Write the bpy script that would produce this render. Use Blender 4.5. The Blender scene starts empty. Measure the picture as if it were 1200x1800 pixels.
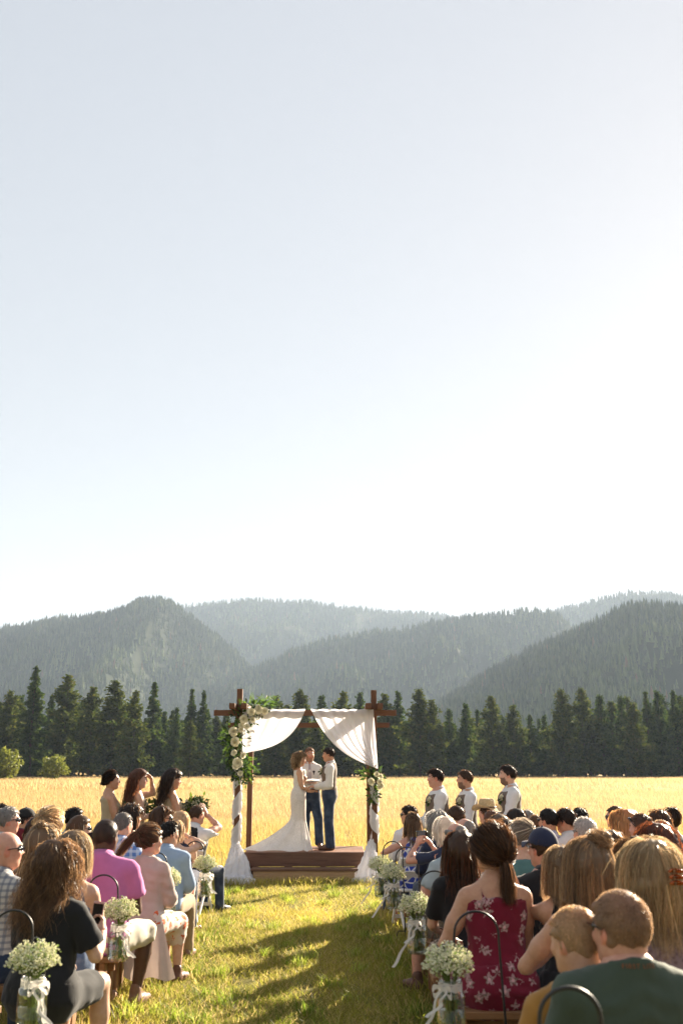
import bpy, math, random
import numpy as np
from mathutils import Vector, Matrix
RNG = np.random.default_rng(7)
random.seed(7)
SC = bpy.context.scene
COL = SC.collection
R = math.radians
# ---------------------------------------------------------------- camera
CAM_H = 1.76
FPX = 1750.0                       # focal length in pixels of the 1200x1800 photograph (35 mm lens, portrait)
PITCH = math.atan(454 / FPX)
cam = bpy.data.cameras.new('camera')
cam.sensor_fit = 'VERTICAL'; cam.sensor_height = 36.0; cam.sensor_width = 24.0; cam.lens = 35.0
cam.clip_start = 0.05; cam.clip_end = 60000
cam.dof.use_dof = True; cam.dof.focus_distance = 17.3; cam.dof.aperture_fstop = 3.2
cam_o = bpy.data.objects.new('camera', cam); COL.objects.link(cam_o)
cam_o.location = (0, 0, CAM_H); cam_o.rotation_euler = (R(90) + PITCH, 0, 0)
SC.camera = cam_o
# ---------------------------------------------------------------- sky, sun, exposure
SUN_EL, SUN_AZ = R(21), R(34)     # azimuth clockwise from +Y (view direction)
world = bpy.data.worlds.new('World'); SC.world = world; world.use_nodes = True
wn, wl = world.node_tree.nodes, world.node_tree.links
bg = wn['Background']
sky = wn.new('ShaderNodeTexSky'); sky.sky_type = 'NISHITA'; sky.sun_disc = False
sky.sun_elevation = SUN_EL; sky.sun_rotation = SUN_AZ
sky.altitude = 600; sky.air_density = 1.0; sky.dust_density = 0.7; sky.ozone_density = 1.0
gam = wn.new('ShaderNodeGamma'); gam.inputs[1].default_value = 0.23
hsv = wn.new('ShaderNodeHueSaturation'); hsv.inputs['Saturation'].default_value = 1.0
tint = wn.new('ShaderNodeMix'); tint.data_type = 'RGBA'; tint.blend_type = 'MULTIPLY'; tint.inputs[0].default_value = 1; tint.inputs[7].default_value = (1.01, .972, .955, 1)
wl.new(sky.outputs[0], gam.inputs[0]); wl.new(gam.outputs[0], hsv.inputs['Color']); wl.new(hsv.outputs[0], tint.inputs[6]); wl.new(tint.outputs[2], bg.inputs[0]); bg.inputs[1].default_value = 0.117
sun = bpy.data.lights.new('sun', 'SUN'); sun.energy = 5.0; sun.angle = R(0.5); sun.color = (1.0, 0.86, 0.66)
sun_o = bpy.data.objects.new('sun', sun); COL.objects.link(sun_o)
sd = Vector((math.sin(SUN_AZ) * math.cos(SUN_EL), math.cos(SUN_AZ) * math.cos(SUN_EL), math.sin(SUN_EL)))
sun_o.rotation_euler = sd.to_track_quat('Z', 'Y').to_euler()
sun_o.location = (30, 40, 40)
SC.view_settings.view_transform = 'Standard'; SC.view_settings.look = 'None'
SC.view_settings.gamma = 1.0; SC.view_settings.use_curve_mapping = False
SC.view_settings.exposure = 2.25
SC.cycles.use_denoising = True
try: SC.cycles.denoiser = 'OPENIMAGEDENOISE'
except Exception: pass
SC.cycles.max_bounces = 8; SC.cycles.transparent_max_bounces = 16; SC.cycles.volume_bounces = 0
SC.cycles.sample_clamp_indirect = 6.0
# ---------------------------------------------------------------- projection helpers (a pixel of the photograph -> a place in the world)
CT, ST = math.cos(PITCH), math.sin(PITCH)
def ray(px, py):
    u, v = (px - 600) / FPX, (900 - py) / FPX
    return (u, CT - v * ST, ST + v * CT)
def at(px, py, D):
    r = ray(px, py); t = D / r[1]
    return (r[0] * t, D, CAM_H + r[2] * t)
def at_z(px, py, z=0.0):
    r = ray(px, py); t = (z - CAM_H) / r[2]
    return (r[0] * t, r[1] * t, z)
# ---------------------------------------------------------------- colours and materials
def lin(c):
    if isinstance(c, str):
        c = [int(c[i:i + 2], 16) / 255 for i in (0, 2, 4)]
        return tuple(x / 12.92 if x <= .04045 else ((x + .055) / 1.055) ** 2.4 for x in c)
    return tuple(c)
class NT:
    def __init__(s, name):
        s.m = bpy.data.materials.new(name); s.m.use_nodes = True
        s.n, s.l = s.m.node_tree.nodes, s.m.node_tree.links
        s.b = s.n['Principled BSDF']; s.out = s.n['Material Output']
    def node(s, t, **kw):
        x = s.n.new(t)
        for k, v in kw.items():
            if k in x.inputs.keys(): x.inputs[k].default_value = v
            else: setattr(x, k, v)
        return x
    def link(s, a, b): s.l.new(a, b)
    def coord(s, which='Object', scale=(1, 1, 1)):
        tc = s.node('ShaderNodeTexCoord'); mp = s.node('ShaderNodeMapping'); mp.inputs['Scale'].default_value = scale
        s.link(tc.outputs[which], mp.inputs[0]); return mp.outputs[0]
    def noise(s, vec, scale, detail=4, rough=.55):
        x = s.node('ShaderNodeTexNoise'); x.inputs['Scale'].default_value = scale
        x.inputs['Detail'].default_value = detail; x.inputs['Roughness'].default_value = rough
        s.link(vec, x.inputs['Vector']); return x.outputs['Fac']
    def ramp(s, fac, stops, interp='LINEAR'):
        x = s.node('ShaderNodeValToRGB'); x.color_ramp.interpolation = interp
        e = x.color_ramp.elements
        while len(e) < len(stops): e.new(.5)
        for q, (p, c) in zip(e, stops): q.position = p; q.color = (*lin(c), 1)
        s.link(fac, x.inputs[0]); return x.outputs[0]
    def mix(s, a, b, fac, mode='MIX'):
        x = s.node('ShaderNodeMix', data_type='RGBA', blend_type=mode)
        for i, v in ((6, a), (7, b), (0, fac)):
            if isinstance(v, (int, float)): x.inputs[i].default_value = v
            elif isinstance(v, (tuple, list, str)): x.inputs[i].default_value = (*lin(v), 1)
            else: s.link(v, x.inputs[i])
        return x.outputs[2]
    def bump(s, h, strength=.3, dist=.01):
        x = s.node('ShaderNodeBump'); x.inputs['Strength'].default_value = strength; x.inputs['Distance'].default_value = dist
        s.link(h, x.inputs['Height']); s.link(x.outputs[0], s.b.inputs['Normal']); return x.outputs[0]
    def base(s, c):
        if isinstance(c, (tuple, list, str)): s.b.inputs['Base Color'].default_value = (*lin(c), 1)
        else: s.link(c, s.b.inputs['Base Color'])
    def rough(s, v, spec=None):
        s.b.inputs['Roughness'].default_value = v
        if spec is not None: s.b.inputs['Specular IOR Level'].default_value = spec
    def translucent(s, color, fac):
        """mix thin-sheet translucency into the surface"""
        t = s.node('ShaderNodeBsdfTranslucent'); mx = s.node('ShaderNodeMixShader'); mx.inputs[0].default_value = fac
        if isinstance(color, (tuple, list, str)): t.inputs[0].default_value = (*lin(color), 1)
        else: s.link(color, t.inputs[0])
        s.link(s.b.outputs[0], mx.inputs[1]); s.link(t.outputs[0], mx.inputs[2]); s.link(mx.outputs[0], s.out.inputs[0])
        return mx
    def attr(s, name='col'):
        a = s.node('ShaderNodeAttribute'); a.attribute_name = name; return a.outputs['Color']
_MC = {}
def plain(name, color, rough=.6, spec=.3, bump=0, scale=60, metal=0, vary=.12):
    key = (name, color if isinstance(color, str) else tuple(color), rough)
    if key in _MC: return _MC[key]
    t = NT(name); v = t.coord()
    n = t.noise(v, scale, 3)
    c = lin(color)
    t.base(t.ramp(n, [(.3, tuple(x * (1 - vary) for x in c)), (.7, tuple(min(1, x * (1 + vary)) for x in c))]))
    t.rough(rough, spec); t.b.inputs['Metallic'].default_value = metal
    if bump: t.bump(n, bump, .004)
    _MC[key] = t.m; return t.m
# ---------------------------------------------------------------- mesh building from numpy
def build(name, V, F, mat=None, parent=None, col=None, smooth=True, kind=None, loc=None, fmat=None):
    """V (n,3); F list of (m,3)/(m,4) int arrays; col (n,3) linear colours stored as attribute 'col'"""
    me = bpy.data.meshes.new(name)
    V = np.asarray(V, np.float32); F = [np.asarray(f, np.int32) for f in F if len(f)]
    me.vertices.add(len(V)); me.vertices.foreach_set('co', V.ravel())
    tot = sum(f.size for f in F); np_ = sum(len(f) for f in F)
    me.loops.add(tot); me.loops.foreach_set('vertex_index', np.concatenate([f.ravel() for f in F]) if F else np.zeros(0, np.int32))
    me.polygons.add(np_)
    sizes = np.concatenate([np.full(len(f), f.shape[1], np.int32) for f in F])
    me.polygons.foreach_set('loop_start', np.concatenate([[0], np.cumsum(sizes)[:-1]]).astype(np.int32))
    me.polygons.foreach_set('loop_total', sizes)
    me.polygons.foreach_set('use_smooth', np.full(np_, smooth))
    if col is not None:
        a = me.attributes.new('col', 'FLOAT_COLOR', 'POINT')
        c4 = np.ones((len(V), 4), np.float32); c4[:, :3] = col; a.data.foreach_set('color', c4.ravel())
    if mat is not None:
        for m in (mat if isinstance(mat, (list, tuple)) else [mat]): me.materials.append(m)
    if fmat is not None: me.polygons.foreach_set('material_index', np.asarray(fmat, np.int32))
    me.update(calc_edges=True)
    return link(name, me, parent, kind, loc)
def link(name, me, parent=None, kind=None, loc=None):
    o = bpy.data.objects.new(name, me); COL.objects.link(o)
    if parent is not None: o.parent = parent
    if kind: o['kind'] = kind
    if loc is not None: o.location = loc
    return o
def thing(name, label, cat, loc=(0, 0, 0), rz=0, group=None):
    o = bpy.data.objects.new(name, None); COL.objects.link(o); o.empty_display_size = .1
    o.location = loc; o.rotation_euler = (0, 0, rz); return tag(o, label, cat, group)
def tag(o, label, cat, group=None):
    o['label'] = label; o['category'] = cat
    if group: o['group'] = group
    return o
class MB:
    """collects simple shapes into one mesh"""
    def __init__(s): s.V = []; s.F3 = []; s.F4 = []; s.C = []; s.n = 0
    def add(s, V, F, col=None):
        V = np.asarray(V, float); s.V.append(V)
        for f in ([F] if isinstance(F, np.ndarray) else F):
            f = np.asarray(f)
            if len(f): (s.F3 if f.shape[1] == 3 else s.F4).append(f + s.n)
        s.C.append(np.broadcast_to(np.array(col if col is not None else (1, 1, 1), float), (len(V), 3)).copy()); s.n += len(V); return s
    def box(s, lo, hi, rot=None, c=None, bev=.0):
        lo, hi = np.array(lo, float), np.array(hi, float); m = (lo + hi) / 2; h = (hi - lo) / 2
        if bev <= 0:
            V = np.array([[x, y, z] for x in (-1, 1) for y in (-1, 1) for z in (-1, 1)]) * h
            F = np.array([[0, 1, 3, 2], [4, 6, 7, 5], [0, 4, 5, 1], [2, 3, 7, 6], [0, 2, 6, 4], [1, 5, 7, 3]])
            Fs = [F]
        else:
            V = []; key = {}
            for x in (-1, 1):
                for y in (-1, 1):
                    for z in (-1, 1):
                        for a in range(3):
                            p = np.array([x, y, z]) * (h - bev); p[a] = (x, y, z)[a] * h[a]
                            key[(x, y, z, a)] = len(V); V.append(p)
            F4 = []; F3 = []
            for a in range(3):
                b, d = (a + 1) % 3, (a + 2) % 3
                for sg in (-1, 1):
                    q = []
                    for (u, w) in ((-1, -1), (1, -1), (1, 1), (-1, 1)):
                        k = [0, 0, 0]; k[a] = sg; k[b] = u; k[d] = w; q.append(key[(*k, a)])
                    F4.append(q if sg > 0 else q[::-1])
                for u in (-1, 1):
                    for w in (-1, 1):
                        # edge along a, between faces b (sign u) and d (sign w)
                        k0 = [0, 0, 0]; k0[a] = -1; k0[b] = u; k0[d] = w
                        k1 = list(k0); k1[a] = 1
                        q = [key[(*k0, b)], key[(*k1, b)], key[(*k1, d)], key[(*k0, d)]]
                        F4.append(q if u * w < 0 else q[::-1])
            for x in (-1, 1):
                for y in (-1, 1):
                    for z in (-1, 1):
                        q = [key[(x, y, z, 0)], key[(x, y, z, 1)], key[(x, y, z, 2)]]
                        F3.append(q if x * y * z > 0 else q[::-1])
            V = np.array(V); Fs = [np.array(F4), np.array(F3)]
        if rot is not None: V = V @ np.array(rot).T
        return s.add(V + m, Fs, c)
    def tube(s, P, r, n=8, c=None, cap=True, flat=1.0):
        P = np.asarray(P, float); r = np.broadcast_to(np.asarray(r, float), (len(P),))
        T = np.gradient(P, axis=0); T /= np.linalg.norm(T, axis=1)[:, None] + 1e-9
        up = np.array([0, 0, 1.0]) if abs(T[0, 2]) < .9 else np.array([1.0, 0, 0])
        V = []
        a = np.linspace(0, 2 * np.pi, n, endpoint=False)
        N = np.cross(T[0], up); N /= np.linalg.norm(N)
        for i in range(len(P)):
            N = N - T[i] * N.dot(T[i]); N /= np.linalg.norm(N) + 1e-9; B = np.cross(T[i], N)
            V.append(P[i] + r[i] * (np.cos(a)[:, None] * N + flat * np.sin(a)[:, None] * B))
        V = np.concatenate(V); F = grid_faces(len(P), n, wrap=True); Fs = [F]
        if cap:
            Vc = np.vstack([V, P[0], P[-1]]); k = len(V); i = np.arange(n); j = (i + 1) % n
            Fs.append(np.stack([np.full(n, k), j, i], 1)); b = (len(P) - 1) * n
            Fs.append(np.stack([np.full(n, k + 1), b + i, b + j], 1)); V = Vc
        return s.add(V, Fs, c)
    def lathe(s, prof, center=(0, 0, 0), n=16, c=None):
        a = np.linspace(0, 2 * np.pi, n, endpoint=False)
        V = np.concatenate([np.stack([r * np.cos(a), r * np.sin(a), np.full(n, z)], 1) for r, z in prof]) + np.array(center)
        return s.add(V, grid_faces(len(prof), n, wrap=True), c)
    def build(s, name, mat=None, parent=None, smooth=False, kind=None, loc=None, xf=None):
        V = np.concatenate(s.V)
        if xf is not None: V = xf(V)
        F = []
        if s.F4: F.append(np.concatenate(s.F4))
        if s.F3: F.append(np.concatenate(s.F3))
        return build(name, V, F, mat, parent, np.concatenate(s.C), smooth, kind, loc)
def grid_faces(nu, nv, wrap=False):
    i = np.arange(nu - 1)[:, None]; m = nv if wrap else nv - 1
    j = np.arange(m)[None, :]; j2 = (j + 1) % nv
    return np.stack([i * nv + j, i * nv + j2, (i + 1) * nv + j2, (i + 1) * nv + j], -1).reshape(-1, 4)
def rotmat(rx=0, ry=0, rz=0):
    cx, sx, cy, sy, cz, sz = math.cos(rx), math.sin(rx), math.cos(ry), math.sin(ry), math.cos(rz), math.sin(rz)
    return np.array([[cz, -sz, 0], [sz, cz, 0], [0, 0, 1]]) @ np.array([[cy, 0, sy], [0, 1, 0], [-sy, 0, cy]]) @ np.array([[1, 0, 0], [0, cx, -sx], [0, sx, cx]])
_W = np.random.default_rng(3).normal(size=(24, 3)); _PH = np.random.default_rng(4).uniform(0, 6.28, 24)
def wob(P, freq=1.0, k=0, n=6):
    """smooth pseudo-noise in about -1..1"""
    P = np.asarray(P, float) * freq; out = 0
    for i in range(n):
        w = _W[(i + k) % 24] * (1 + .35 * i); out = out + np.sin(P @ w + _PH[(i * 5 + k) % 24]) / (1 + .4 * i)
    return out / 2.6
# ================================================================ setting: ground, hills, forest, haze
def hgrid(xs, ys, zfun):
    X, Y = np.meshgrid(xs, ys, indexing='ij'); Z = zfun(X, Y)
    return np.stack([X.ravel(), Y.ravel(), Z.ravel()], 1), grid_faces(len(xs), len(ys))
# ground: one sheet to the horizon, lawn near, hay field beyond the arch
g = NT('ground_mat'); v = g.coord('Object')
sep = g.node('ShaderNodeSeparateXYZ'); g.link(v, sep.inputs[0])
n1 = g.noise(v, 2.2, 6, .65); n2 = g.noise(v, .18, 5); n3 = g.noise(v, 30, 4)
lawn = g.ramp(n1, [(.25, (.08, .066, .025)), (.5, (.17, .155, .035)), (.75, (.27, .23, .065))])
mr = g.node('ShaderNodeMapping')
hay = g.ramp(n2, [(.25, (.22, .135, .035)), (.5, (.32, .20, .055)), (.75, (.38, .26, .085))])
mm = g.node('ShaderNodeMapRange'); mm.inputs[1].default_value = 18.5; mm.inputs[2].default_value = 21
g.link(sep.outputs[1], mm.inputs[0])
g.base(g.mix(lawn, hay, mm.outputs[0])); g.rough(.95, .1); g.bump(n3, .6, .03)
V, F = hgrid(np.concatenate([[-6000, -2500, -900, -300, -100, -40], np.linspace(-16, 16, 33), [40, 100, 300, 900, 2500, 6000]]),
             np.concatenate([[-300, -60, -10], np.linspace(0, 30, 31), [45, 70, 110, 170, 260, 400, 800, 1500, 3000, 6000]]), lambda X, Y: 0 * X)
build('ground', V, [F], g.m, kind='structure')
# grass blades: numpy sheets of three-vertex/five-vertex blades
def blades(n, xf, hmin, hmax, w, lean=.35, wind=(0, 0), seed=1, colfun=None, single=False):
    r = np.random.default_rng(seed)
    P = xf(r, n); n = len(P); h = r.uniform(hmin, hmax, n); a = r.uniform(0, 6.283, n)
    ww = w * r.uniform(.6, 1.3, n) if np.isscalar(w) else w[:n]
    L = np.stack([r.normal(0, lean, n) + wind[0], r.normal(0, lean, n) + wind[1]], 1) * h[:, None]
    side = np.stack([np.cos(a), np.sin(a), 0 * a], 1) * ww[:, None] / 2
    base = np.stack([P[:, 0], P[:, 1], np.zeros(n)], 1)
    mid = base + np.stack([L[:, 0] * .3, L[:, 1] * .3, h * .6], 1)
    tip = base + np.stack([L[:, 0], L[:, 1], h], 1)
    if single:
        V = np.stack([base - side, base + side, tip], 1).reshape(-1, 3); return V, [np.arange(n)[:, None] * 3 + np.array([[0, 1, 2]])], np.repeat(colfun(r, P, n), 3, 0)
    V = np.stack([base - side, base + side, mid + side * .8, mid - side * .8, tip], 1).reshape(-1, 3)
    i = np.arange(n)[:, None] * 5
    C = colfun(r, P, n); C = np.repeat(C, 5, 0)
    return V, [i + np.array([[0, 1, 2, 3]]), i + np.array([[3, 2, 4]])], C
def leafmat(name, trans=.45, rough=.55, spec=.25):
    t = NT(name); c = t.attr(); t.base(c); t.rough(rough, spec)
    t.translucent(c, trans); return t.m
grassm = leafmat('grass_blade', .62)
def lawn_xy(r, n):
    D = np.sqrt(r.uniform(4.6 ** 2, 20.2 ** 2, n)); x = r.uniform(-1, 1, n)
    X = np.where(D < 13.5, -0.55 + x * (1.9 + .03 * D), x * (D * .40 + .4))
    k = wob(np.stack([X, D, 0 * X], 1), 4.0, 3)
    keep = r.uniform(0, 1, n) < .66 + .6 * k
    keep &= ~((np.abs(X + .56) < 1.12) & (D > 17.05) & (D < 19.0))
    return np.stack([X, D], 1)[keep]
def lawn_col(r, P, n):
    k = wob(np.concatenate([P, np.zeros((n, 1))], 1), 1.3, 1)[:, None] * .5 + .5
    q = r.uniform(0, 1, (n, 1))
    green = np.array([.17, .21, .025]); yel = np.array([.50, .415, .08]); dry = np.array([.56, .43, .17])
    c = green * (1 - k) + yel * k; c = np.where(q < .30, dry, c); return c * r.uniform(.6, 1.35, (n, 1))
V, F, C = blades(430000, lawn_xy, .02, .068, .0078, .85, seed=2, colfun=lawn_col, single=True)
build('lawn_grass', V, F, grassm, col=C, smooth=False, kind='stuff')
def edge_xy(r, n):                       # longer tufts along the benches and the platform foot
    k = n // 3
    a = np.stack([r.normal(-2.0, .28, k), r.uniform(5, 13.5, k)], 1); b = np.stack([r.normal(.75, .2, k), r.uniform(5, 13.5, k)], 1)
    c = np.stack([r.uniform(-3.4, 2.4, k), r.normal(16.8, .12, k)], 1)
    return np.concatenate([a, b, c])
def side_xy(r, n):
    P_ = np.stack([r.uniform(-7.5, 7.5, n), r.uniform(2.2, 18.5, n)], 1)
    return P_[(np.abs(P_[:, 0] + .55) > 1.7 + .03 * P_[:, 1]) & (P_[:, 1] < 14.5) | (np.abs(P_[:, 0]) > 5.5)]
V, F, C = blades(70000, side_xy, .03, .08, .014, .8, seed=8, colfun=lawn_col, single=True)
build('lawn_grass', V, F, grassm, col=C, smooth=False, kind='stuff')
def clump_xy(r, n):
    k = 150; c = np.stack([r.uniform(-2.3, 1.2, k), r.uniform(5.2, 16.2, k)], 1)[r.integers(0, k, n)]
    return c + r.normal(0, .05, (n, 2))
V, F, C = blades(9000, clump_xy, .05, .13, .008, .6, seed=6, colfun=lambda r, P, n: lawn_col(r, P, n) * np.array([.75, 1.0, .7]))
build('tuft_grass', V, F, grassm, col=C, smooth=False, kind='stuff')
V, F, C = blades(9000, edge_xy, .06, .15, .009, .5, seed=5, colfun=lawn_col)
build('tuft_grass', V, F, grassm, col=C, smooth=False, kind='stuff')
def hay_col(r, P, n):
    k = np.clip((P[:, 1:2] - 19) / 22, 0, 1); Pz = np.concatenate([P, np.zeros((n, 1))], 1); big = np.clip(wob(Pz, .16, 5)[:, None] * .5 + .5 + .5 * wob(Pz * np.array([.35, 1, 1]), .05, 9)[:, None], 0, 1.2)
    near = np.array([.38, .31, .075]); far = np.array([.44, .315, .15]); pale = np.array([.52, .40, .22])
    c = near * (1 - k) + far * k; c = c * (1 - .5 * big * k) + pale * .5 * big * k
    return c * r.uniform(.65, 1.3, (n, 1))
def wedge(d0, d1, spread=.40, extra=3.0):
    def f(r, n):
        D = np.sqrt(r.uniform(d0 ** 2, d1 ** 2, n)); X = r.uniform(-1, 1, n) * (D * spread + extra)
        k = wob(np.stack([X, D, 0 * D], 1), 1.1, 2) + wob(np.stack([X, D, 0 * D], 1), .3, 8)
        keep = r.uniform(0, 1, n) < .75 + .35 * k
        keep &= ~((np.abs(X + .56) < 1.3) & (D < 19.6))
        return np.stack([X, D], 1)[keep]
    return f
for (d0, d1, n, h0, h1, w, sd_) in ((18.9, 36, 130000, .08, .30, .013, 11), (34, 90, 110000, .12, .34, .018, 12), (85, 292, 110000, .25, .52, .06, 13)):
    V, F, C = blades(n, wedge(d0, d1), h0, h1, w, .35, (-.12, -.05), sd_, hay_col, True)
    build('hay_grass', V, F, grassm, col=C, smooth=False, kind='stuff')
# ---------------------------------------------------------------- hills with forest
forest_ground = NT('forest_floor'); v = forest_ground.coord()
nn = forest_ground.noise(v, .012, 5)
forest_ground.base(forest_ground.ramp(nn, [(.35, (.018, .026, .012)), (.6, (.028, .036, .015)), (.85, (.04, .042, .02))])); forest_ground.rough(.95, .05)
fm = NT('far_conifer'); fc = fm.attr(); fm.base(fc); fm.rough(.9, .05)
def hill(name, sil, D, depth, foot, seed, spur=1.0, ntree=6000, th=19, xr=None):
    """sil: crest line in photograph pixels at distance D; the slope falls towards the viewer over `depth` metres to height `foot`"""
    px = np.array([p[0] for p in sil], float); py = np.array([p[1] for p in sil], float)
    pts = np.array([at(a, b, D) for a, b in zip(px, py)])
    xs = np.linspace(pts[0, 0], pts[-1, 0], 150)
    xg = np.concatenate([pts[:, 0]]); crest = np.interp(xs, xg, pts[:, 2])
    k = np.ones(5) / 5; crest = np.convolve(np.pad(crest, 2, 'edge'), k, 'valid') - th * .75
    vs = np.linspace(-.45, 1, 70)
    X = xs[:, None] + 0 * vs[None]; t = vs[None] + 0 * X
    P0 = np.stack([X, t * depth, 0 * X], -1).reshape(-1, 3)
    ridge = np.clip(np.abs(wob(P0 * np.array([1, .35, 1]), .0085, seed)) * 1.7 + .25 + .4 * wob(P0, .02, seed + 3), -.1, 1.5).reshape(X.shape)
    prof = np.where(t > 0, 1 - t ** 1.25, 1 + t * 1.15)
    amp = np.clip(t * 2.2, .0, 1) * np.clip((1 - t) * 2.5, 0, 1) * np.clip(crest[:, None] / 300, .15, 1)
    Z = foot + (crest[:, None] - foot) * prof - amp * 100 * spur * ridge * (t > 0)
    Y = D - t * depth * (1 + .10 * wob(np.stack([X, 0 * X, 0 * X], -1).reshape(-1, 3), .006, seed + 5).reshape(X.shape))
    X2 = X * (Y / D) ** .25
    V = np.stack([X2, Y, Z], -1).reshape(-1, 3)
    o = build(name, V, [grid_faces(len(xs), len(vs))[:, ::-1]], forest_ground.m, kind='structure')
    r = np.random.default_rng(seed)
    a = r.uniform(2, len(xs) - 3, ntree); b = np.minimum(r.beta(1.0, 1.25, ntree) * 50 + 19.0, len(vs) - 2.01)
    i, j = a.astype(int), b.astype(int); fa, fb = a - i, b - j
    G = V.reshape(len(xs), len(vs), 3)
    B = (G[i, j] * ((1 - fa) * (1 - fb))[:, None] + G[i + 1, j] * (fa * (1 - fb))[:, None] + G[i, j + 1] * ((1 - fa) * fb)[:, None] + G[i + 1, j + 1] * (fa * fb)[:, None])
    dens = wob(B, .013, seed + 2) + .5 * wob(B, .05, seed)
    B = B[(dens > -1.0) | (r.uniform(0, 1, len(B)) < .25)]
    n = len(B); h = th * r.uniform(.55, 1.3, n) * (1 + .2 * wob(B, .02, 4)); w = h * r.uniform(.15, .23, n)
    ns = 4; tiers = ((.06, .62, 1.0), (.42, 1.0, .62))
    ang = np.arange(ns) * 2 * np.pi / ns
    allV = np.zeros((n, 2 * (ns + 1), 3)); ff = []
    for q, (z0, z1, rw) in enumerate(tiers):
        ra = r.uniform(.7, 1.3, (n, ns)) * (w * rw)[:, None]; ph = r.uniform(0, 6, n)[:, None] + ang[None]
        o0 = q * (ns + 1)
        allV[:, o0:o0 + ns, 0] = B[:, 0:1] + ra * np.cos(ph); allV[:, o0:o0 + ns, 1] = B[:, 1:2] + ra * np.sin(ph)
        allV[:, o0:o0 + ns, 2] = B[:, 2:3] + (z0 + r.uniform(-.05, .05, (n, ns))) * h[:, None]
        allV[:, o0 + ns] = B + np.stack([0 * h, 0 * h, z1 * h], 1)
        for s_ in range(ns): ff.append((o0 + s_, o0 + (s_ + 1) % ns, o0 + ns))
    FF = (np.arange(n)[:, None, None] * 2 * (ns + 1) + np.array(ff)[None]).reshape(-1, 3)
    k1 = r.uniform(0, 1, (n, 1)); wb = (wob(B, .01, seed + 7)[:, None] * .5 + .5)
    C = np.array([.022, .040, .018]) * (1 - k1) + np.array([.075, .095, .034]) * k1
    C = C * (.55 + .9 * wb); C = np.where(r.uniform(0, 1, (n, 1)) < .012, np.array([.12, .075, .04]), C)
    build('hill_forest', allV.reshape(-1, 3), [FF], fm.m, col=np.repeat(C, 2 * (ns + 1), 0), smooth=False, kind='stuff')
hill('hill', [(-260, 1150), (-60, 1104), (40, 1098), (90, 1084), (140, 1083), (200, 1070), (232, 1058), (256, 1047), (290, 1047), (312, 1056), (340, 1080), (400, 1128), (460, 1190), (520, 1260), (560, 1320)], 2300, 980, 6, 1, .7, 17000, 16)
hill('hill', [(150, 1150), (270, 1075), (330, 1060), (380, 1054), (440, 1050), (500, 1050), (545, 1053), (600, 1062), (650, 1068), (720, 1072), (780, 1075), (830, 1090), (900, 1130)], 3600, 1400, 40, 4, 1.3, 11000, 19)
hill('hill', [(270, 1300), (330, 1232), (400, 1190), (470, 1158), (540, 1132), (600, 1112), (660, 1102), (720, 1095), (770, 1086), (840, 1078), (905, 1068), (935, 1064), (970, 1072), (1010, 1095), (1060, 1140), (1130, 1220)], 2250, 1000, 6, 9, 1.1, 14500, 16)
hill('hill', [(820, 1110), (900, 1092), (960, 1074), (1020, 1058), (1075, 1042), (1120, 1036), (1160, 1036), (1200, 1042), (1300, 1060), (1460, 1110)], 3200, 1150, 30, 14, 1.2, 8500, 18)
hill('hill', [(720, 1290), (770, 1235), (820, 1200), (880, 1163), (930, 1135), (980, 1112), (1020, 1096), (1060, 1076), (1095, 1058), (1130, 1053), (1165, 1060), (1210, 1062), (1300, 1080), (1420, 1110), (1560, 1160)], 1350, 620, 6, 21, .9, 14000, 12)
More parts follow.
